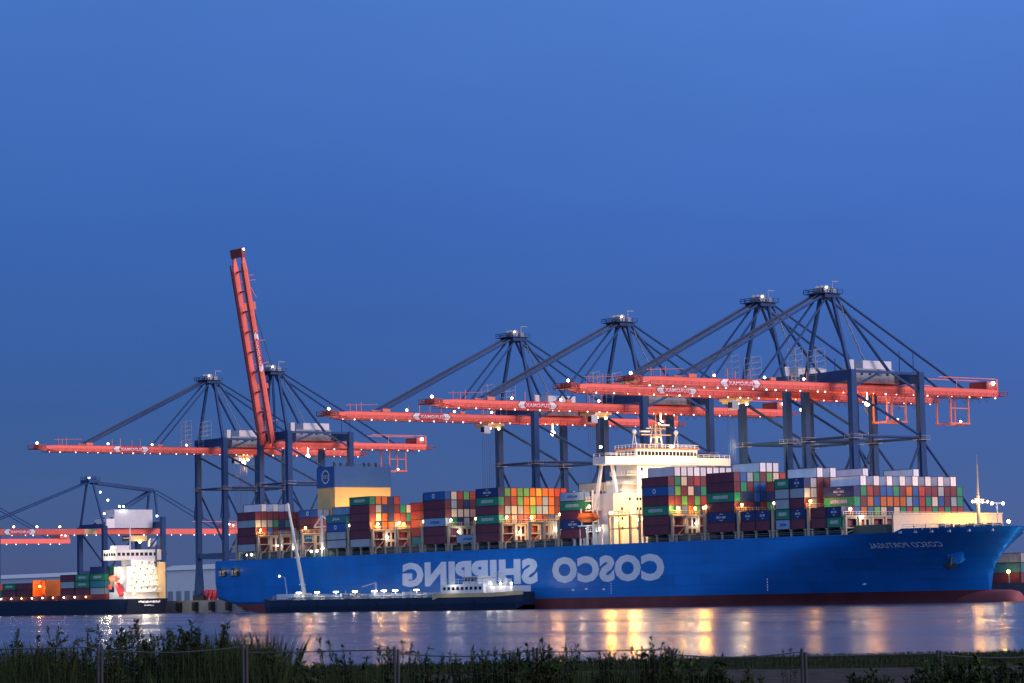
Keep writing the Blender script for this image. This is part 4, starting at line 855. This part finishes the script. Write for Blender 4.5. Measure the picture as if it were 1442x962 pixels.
def leaf(mb, p, d, ln, wd, rnd):
    d = d.normalized(); s_ = d.cross(Vector((rnd.uniform(-1, 1), rnd.uniform(-1, 1), rnd.uniform(.2, 1)))).normalized()*wd
    i = len(mb.v); m_ = p+d*ln*.5; mb.v += [tuple(p), tuple(m_+s_), tuple(p+d*ln), tuple(m_-s_)]; mb.f.append((i, i+1, i+2, i+3))
def weed(h, bushy, seed, name, lab, group):
    rnd = random.Random(seed); root = thing(name, (0, 0, 0), lab, 'plant', group); stm, lv = MB(), MB()
    ns = 3+int(bushy*12)
    for s_ in range(ns):
        lean = Vector((rnd.uniform(-1, 1), rnd.uniform(-1, 1), 0))*(.16+.22*bushy); hh = h*rnd.uniform(.62, 1); p = Vector((rnd.uniform(-.12, .12), rnd.uniform(-.12, .12), -.05)); n = 8
        for k in range(n):
            q_ = p+Vector((lean.x*hh/n*(.4+k/n), lean.y*hh/n*(.4+k/n), hh/n)); stm.tube(p, q_, .012*(1-k/n)+.004, .012*(1-(k+1)/n)+.004, 4, False)
            if k > 0:
                for _ in range(4+int(14*bushy)):
                    o = p.lerp(q_, rnd.random()); dd = Vector((rnd.uniform(-1, 1), rnd.uniform(-1, 1), rnd.uniform(-.1, .9))); leaf(lv, o, dd, rnd.uniform(.05, .15)*(1.25-.5*k/n), rnd.uniform(.009, .022), rnd)
                if rnd.random() < .55:
                    dd = Vector((rnd.uniform(-1, 1), rnd.uniform(-1, 1), rnd.uniform(.4, 1))).normalized()*rnd.uniform(.2, .5)*(1.1-k/n); stm.tube(q_, q_+dd, .006, .003, 3, False)
                    for _ in range(6): leaf(lv, q_+dd*rnd.random(), dd+Vector((rnd.uniform(-.3, .3), rnd.uniform(-.3, .3), rnd.uniform(-.2, .3))), rnd.uniform(.07, .16), rnd.uniform(.012, .03), rnd)
            p = q_
        for _ in range(10): leaf(lv, p-Vector((0, 0, rnd.random()*.3)), Vector((rnd.uniform(-.6, .6), rnd.uniform(-.6, .6), 1)), rnd.uniform(.06, .14), .012, rnd)
    stm.build('stem', 'stem', root); lv.build('leaves', 'leaf', root); return root
kinds = {'thin': [weed(2.5, .12, s_, 'reedy_weed', 'tall thin-stemmed weed standing above the fence rail', 'thin tall weeds along the fence') for s_ in (1, 2, 3)],
         'bush': [weed(2.4, .8, s_, 'leafy_weed', 'dense leafy weed of the thicket behind the fence', 'leafy weeds of the thicket') for s_ in (4, 5, 6)],
         'low': [weed(1.1, .9, s_, 'low_shrub', 'low broad-leaved shrub growing by the gravel path', 'low shrubs by the gravel path') for s_ in (7, 8)],
         'mid': [weed(1.7, .5, s_, 'field_weed', 'medium leafy weed just topping the fence rail', 'medium weeds along the fence') for s_ in (9, 10, 11)]}
used = set()
def plant(kind, px, D, topy=None, sc_=1.0):
    src = R_.choice(kinds[kind]); o = src if src.name not in used else copy_tree(src); used.add(src.name)
    p = gp(px, D, ground_z(D)-.03)
    if topy is not None:
        hy = 838-(px-721)*.0206; zt = CH-(topy-hy)*D/FPX; sc_ = max(.3, (zt-p.z)/{'thin': 2.4, 'bush': 2.3, 'low': 1.05, 'mid': 1.6}[kind])
    o.location = p; o.rotation_euler.z = R_.uniform(0, 6.28); o.scale = (sc_*.9, sc_*.9, sc_)
for px, ty in ((6, 872), (18, 880), (45, 884), (58, 878), (78, 868), (92, 888), (108, 874), (20, 895), (66, 900), (398, 905), (460, 888), (563, 893), (574, 903), (1098, 905), (768, 900)): plant('thin', px, R_.uniform(62, 70), ty)
for px, ty in ((148, 884), (163, 870), (178, 880), (196, 888), (212, 878), (224, 874), (243, 888), (258, 893), (272, 876), (286, 872), (300, 882), (318, 896), (130, 900), (112, 902), (338, 900), (355, 898), (50, 905), (10, 905), (80, 908)): plant('bush', px, R_.uniform(62, 69), ty)
for px, ty in ((742, 921), (748, 925), (752, 919), (932, 921), (938, 924), (1306, 925), (1314, 928)): plant('mid', px, R_.uniform(57.5, 59), ty)
for px, ty in ((375, 902), (430, 908), (545, 902), (655, 905), (680, 902), (700, 906), (760, 904), (785, 910), (905, 908), (915, 902), (925, 908), (970, 905), (980, 910), (640, 910), (720, 910), (830, 912), (850, 910), (490, 912), (600, 910)): plant('mid', px, R_.uniform(62, 70), ty+7)
for px, ty in ((1300, 938), (1320, 932), (1335, 930), (1350, 934), (1385, 932), (1400, 930), (1420, 938), (1438, 935), (1190, 945), (1225, 948), (1270, 948), (1050, 948), (1010, 945), (1000, 938), (990, 930)): plant('low', px, R_.uniform(58, 66), ty)
# mooring ropes and bollards
for k, (a, b_, lab) in enumerate((((368.5, 33, 19.2), (392, 54, 5.9), 'pale mooring rope running forward from the bow to the quay'), ((370, 30, 19.3), (399, 54.5, 5.9), 'second mooring rope running forward from the bow'), ((.5, 46, 15), (-24, 54, 5.9), 'mooring rope from the stern to the quay'), ((.5, 40, 15), (-31, 54.5, 5.9), 'outer mooring rope from the stern'))):
    mb = MB(); a, b_ = Vector(a), Vector(b_); pts = []
    for j in range(13): t = j/12; p = a.lerp(b_, t); p.z -= 4*t*(1-t)*.9; pts.append(p)
    for p, q_ in zip(pts[:-1], pts[1:]): mb.tube(p, q_, .09, .09, 5)
    tag(mb.build('mooring_rope', 'palegrey'), lab, 'rope', 'mooring ropes of the big ship')
    r = MB().tube((b_.x, b_.y, 5), (b_.x, b_.y, 5.7), .3, .26, 10).tube((b_.x, b_.y, 5.7), (b_.x, b_.y, 6.0), .45, .4, 10); tag(r.build('bollard', 'dark'), 'dark quay bollard holding the '+lab.split(' to the')[0], 'bollard', 'bollards holding the big ship')
# the uncountable undergrowth: one mesh of blades
gm = MB(); rg = random.Random(3)
def blade(p, h, wd):
    a = rg.uniform(0, 6.28); dx, dy = math.cos(a)*wd, math.sin(a)*wd; lx, ly = rg.uniform(-.3, .3)*h, rg.uniform(-.3, .3)*h; i = len(gm.v)
    gm.v += [(p.x-dx, p.y-dy, p.z), (p.x+dx, p.y+dy, p.z), (p.x+lx*.4+dx*.6, p.y+ly*.4+dy*.6, p.z+h*.6), (p.x+lx, p.y+ly, p.z+h), (p.x+lx*.4-dx*.6, p.y+ly*.4-dy*.6, p.z+h*.6)]; gm.f.append((i, i+1, i+2, i+3, i+4))
for _ in range(60000):
    px = rg.uniform(-40, 1480); D = rg.uniform(61, 84); hump = .5+.5*math.sin(px*.021+1.3)*math.sin(px*.0077)
    top = (2.6 if px < 330 else max(1.6, 2.6-(px-330)*.01) if px < 940 else max(.3, 1.6-(px-940)*.025))*(.72+.33*hump)
    if 330 < px < 400: top = 2.7-.02*abs(px-365)
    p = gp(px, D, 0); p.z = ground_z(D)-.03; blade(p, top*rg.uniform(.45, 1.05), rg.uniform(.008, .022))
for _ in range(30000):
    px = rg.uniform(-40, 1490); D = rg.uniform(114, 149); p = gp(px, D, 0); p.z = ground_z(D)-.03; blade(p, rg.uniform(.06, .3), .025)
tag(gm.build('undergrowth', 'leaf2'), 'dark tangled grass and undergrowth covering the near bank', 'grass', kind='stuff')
print('containers', NCON[0])
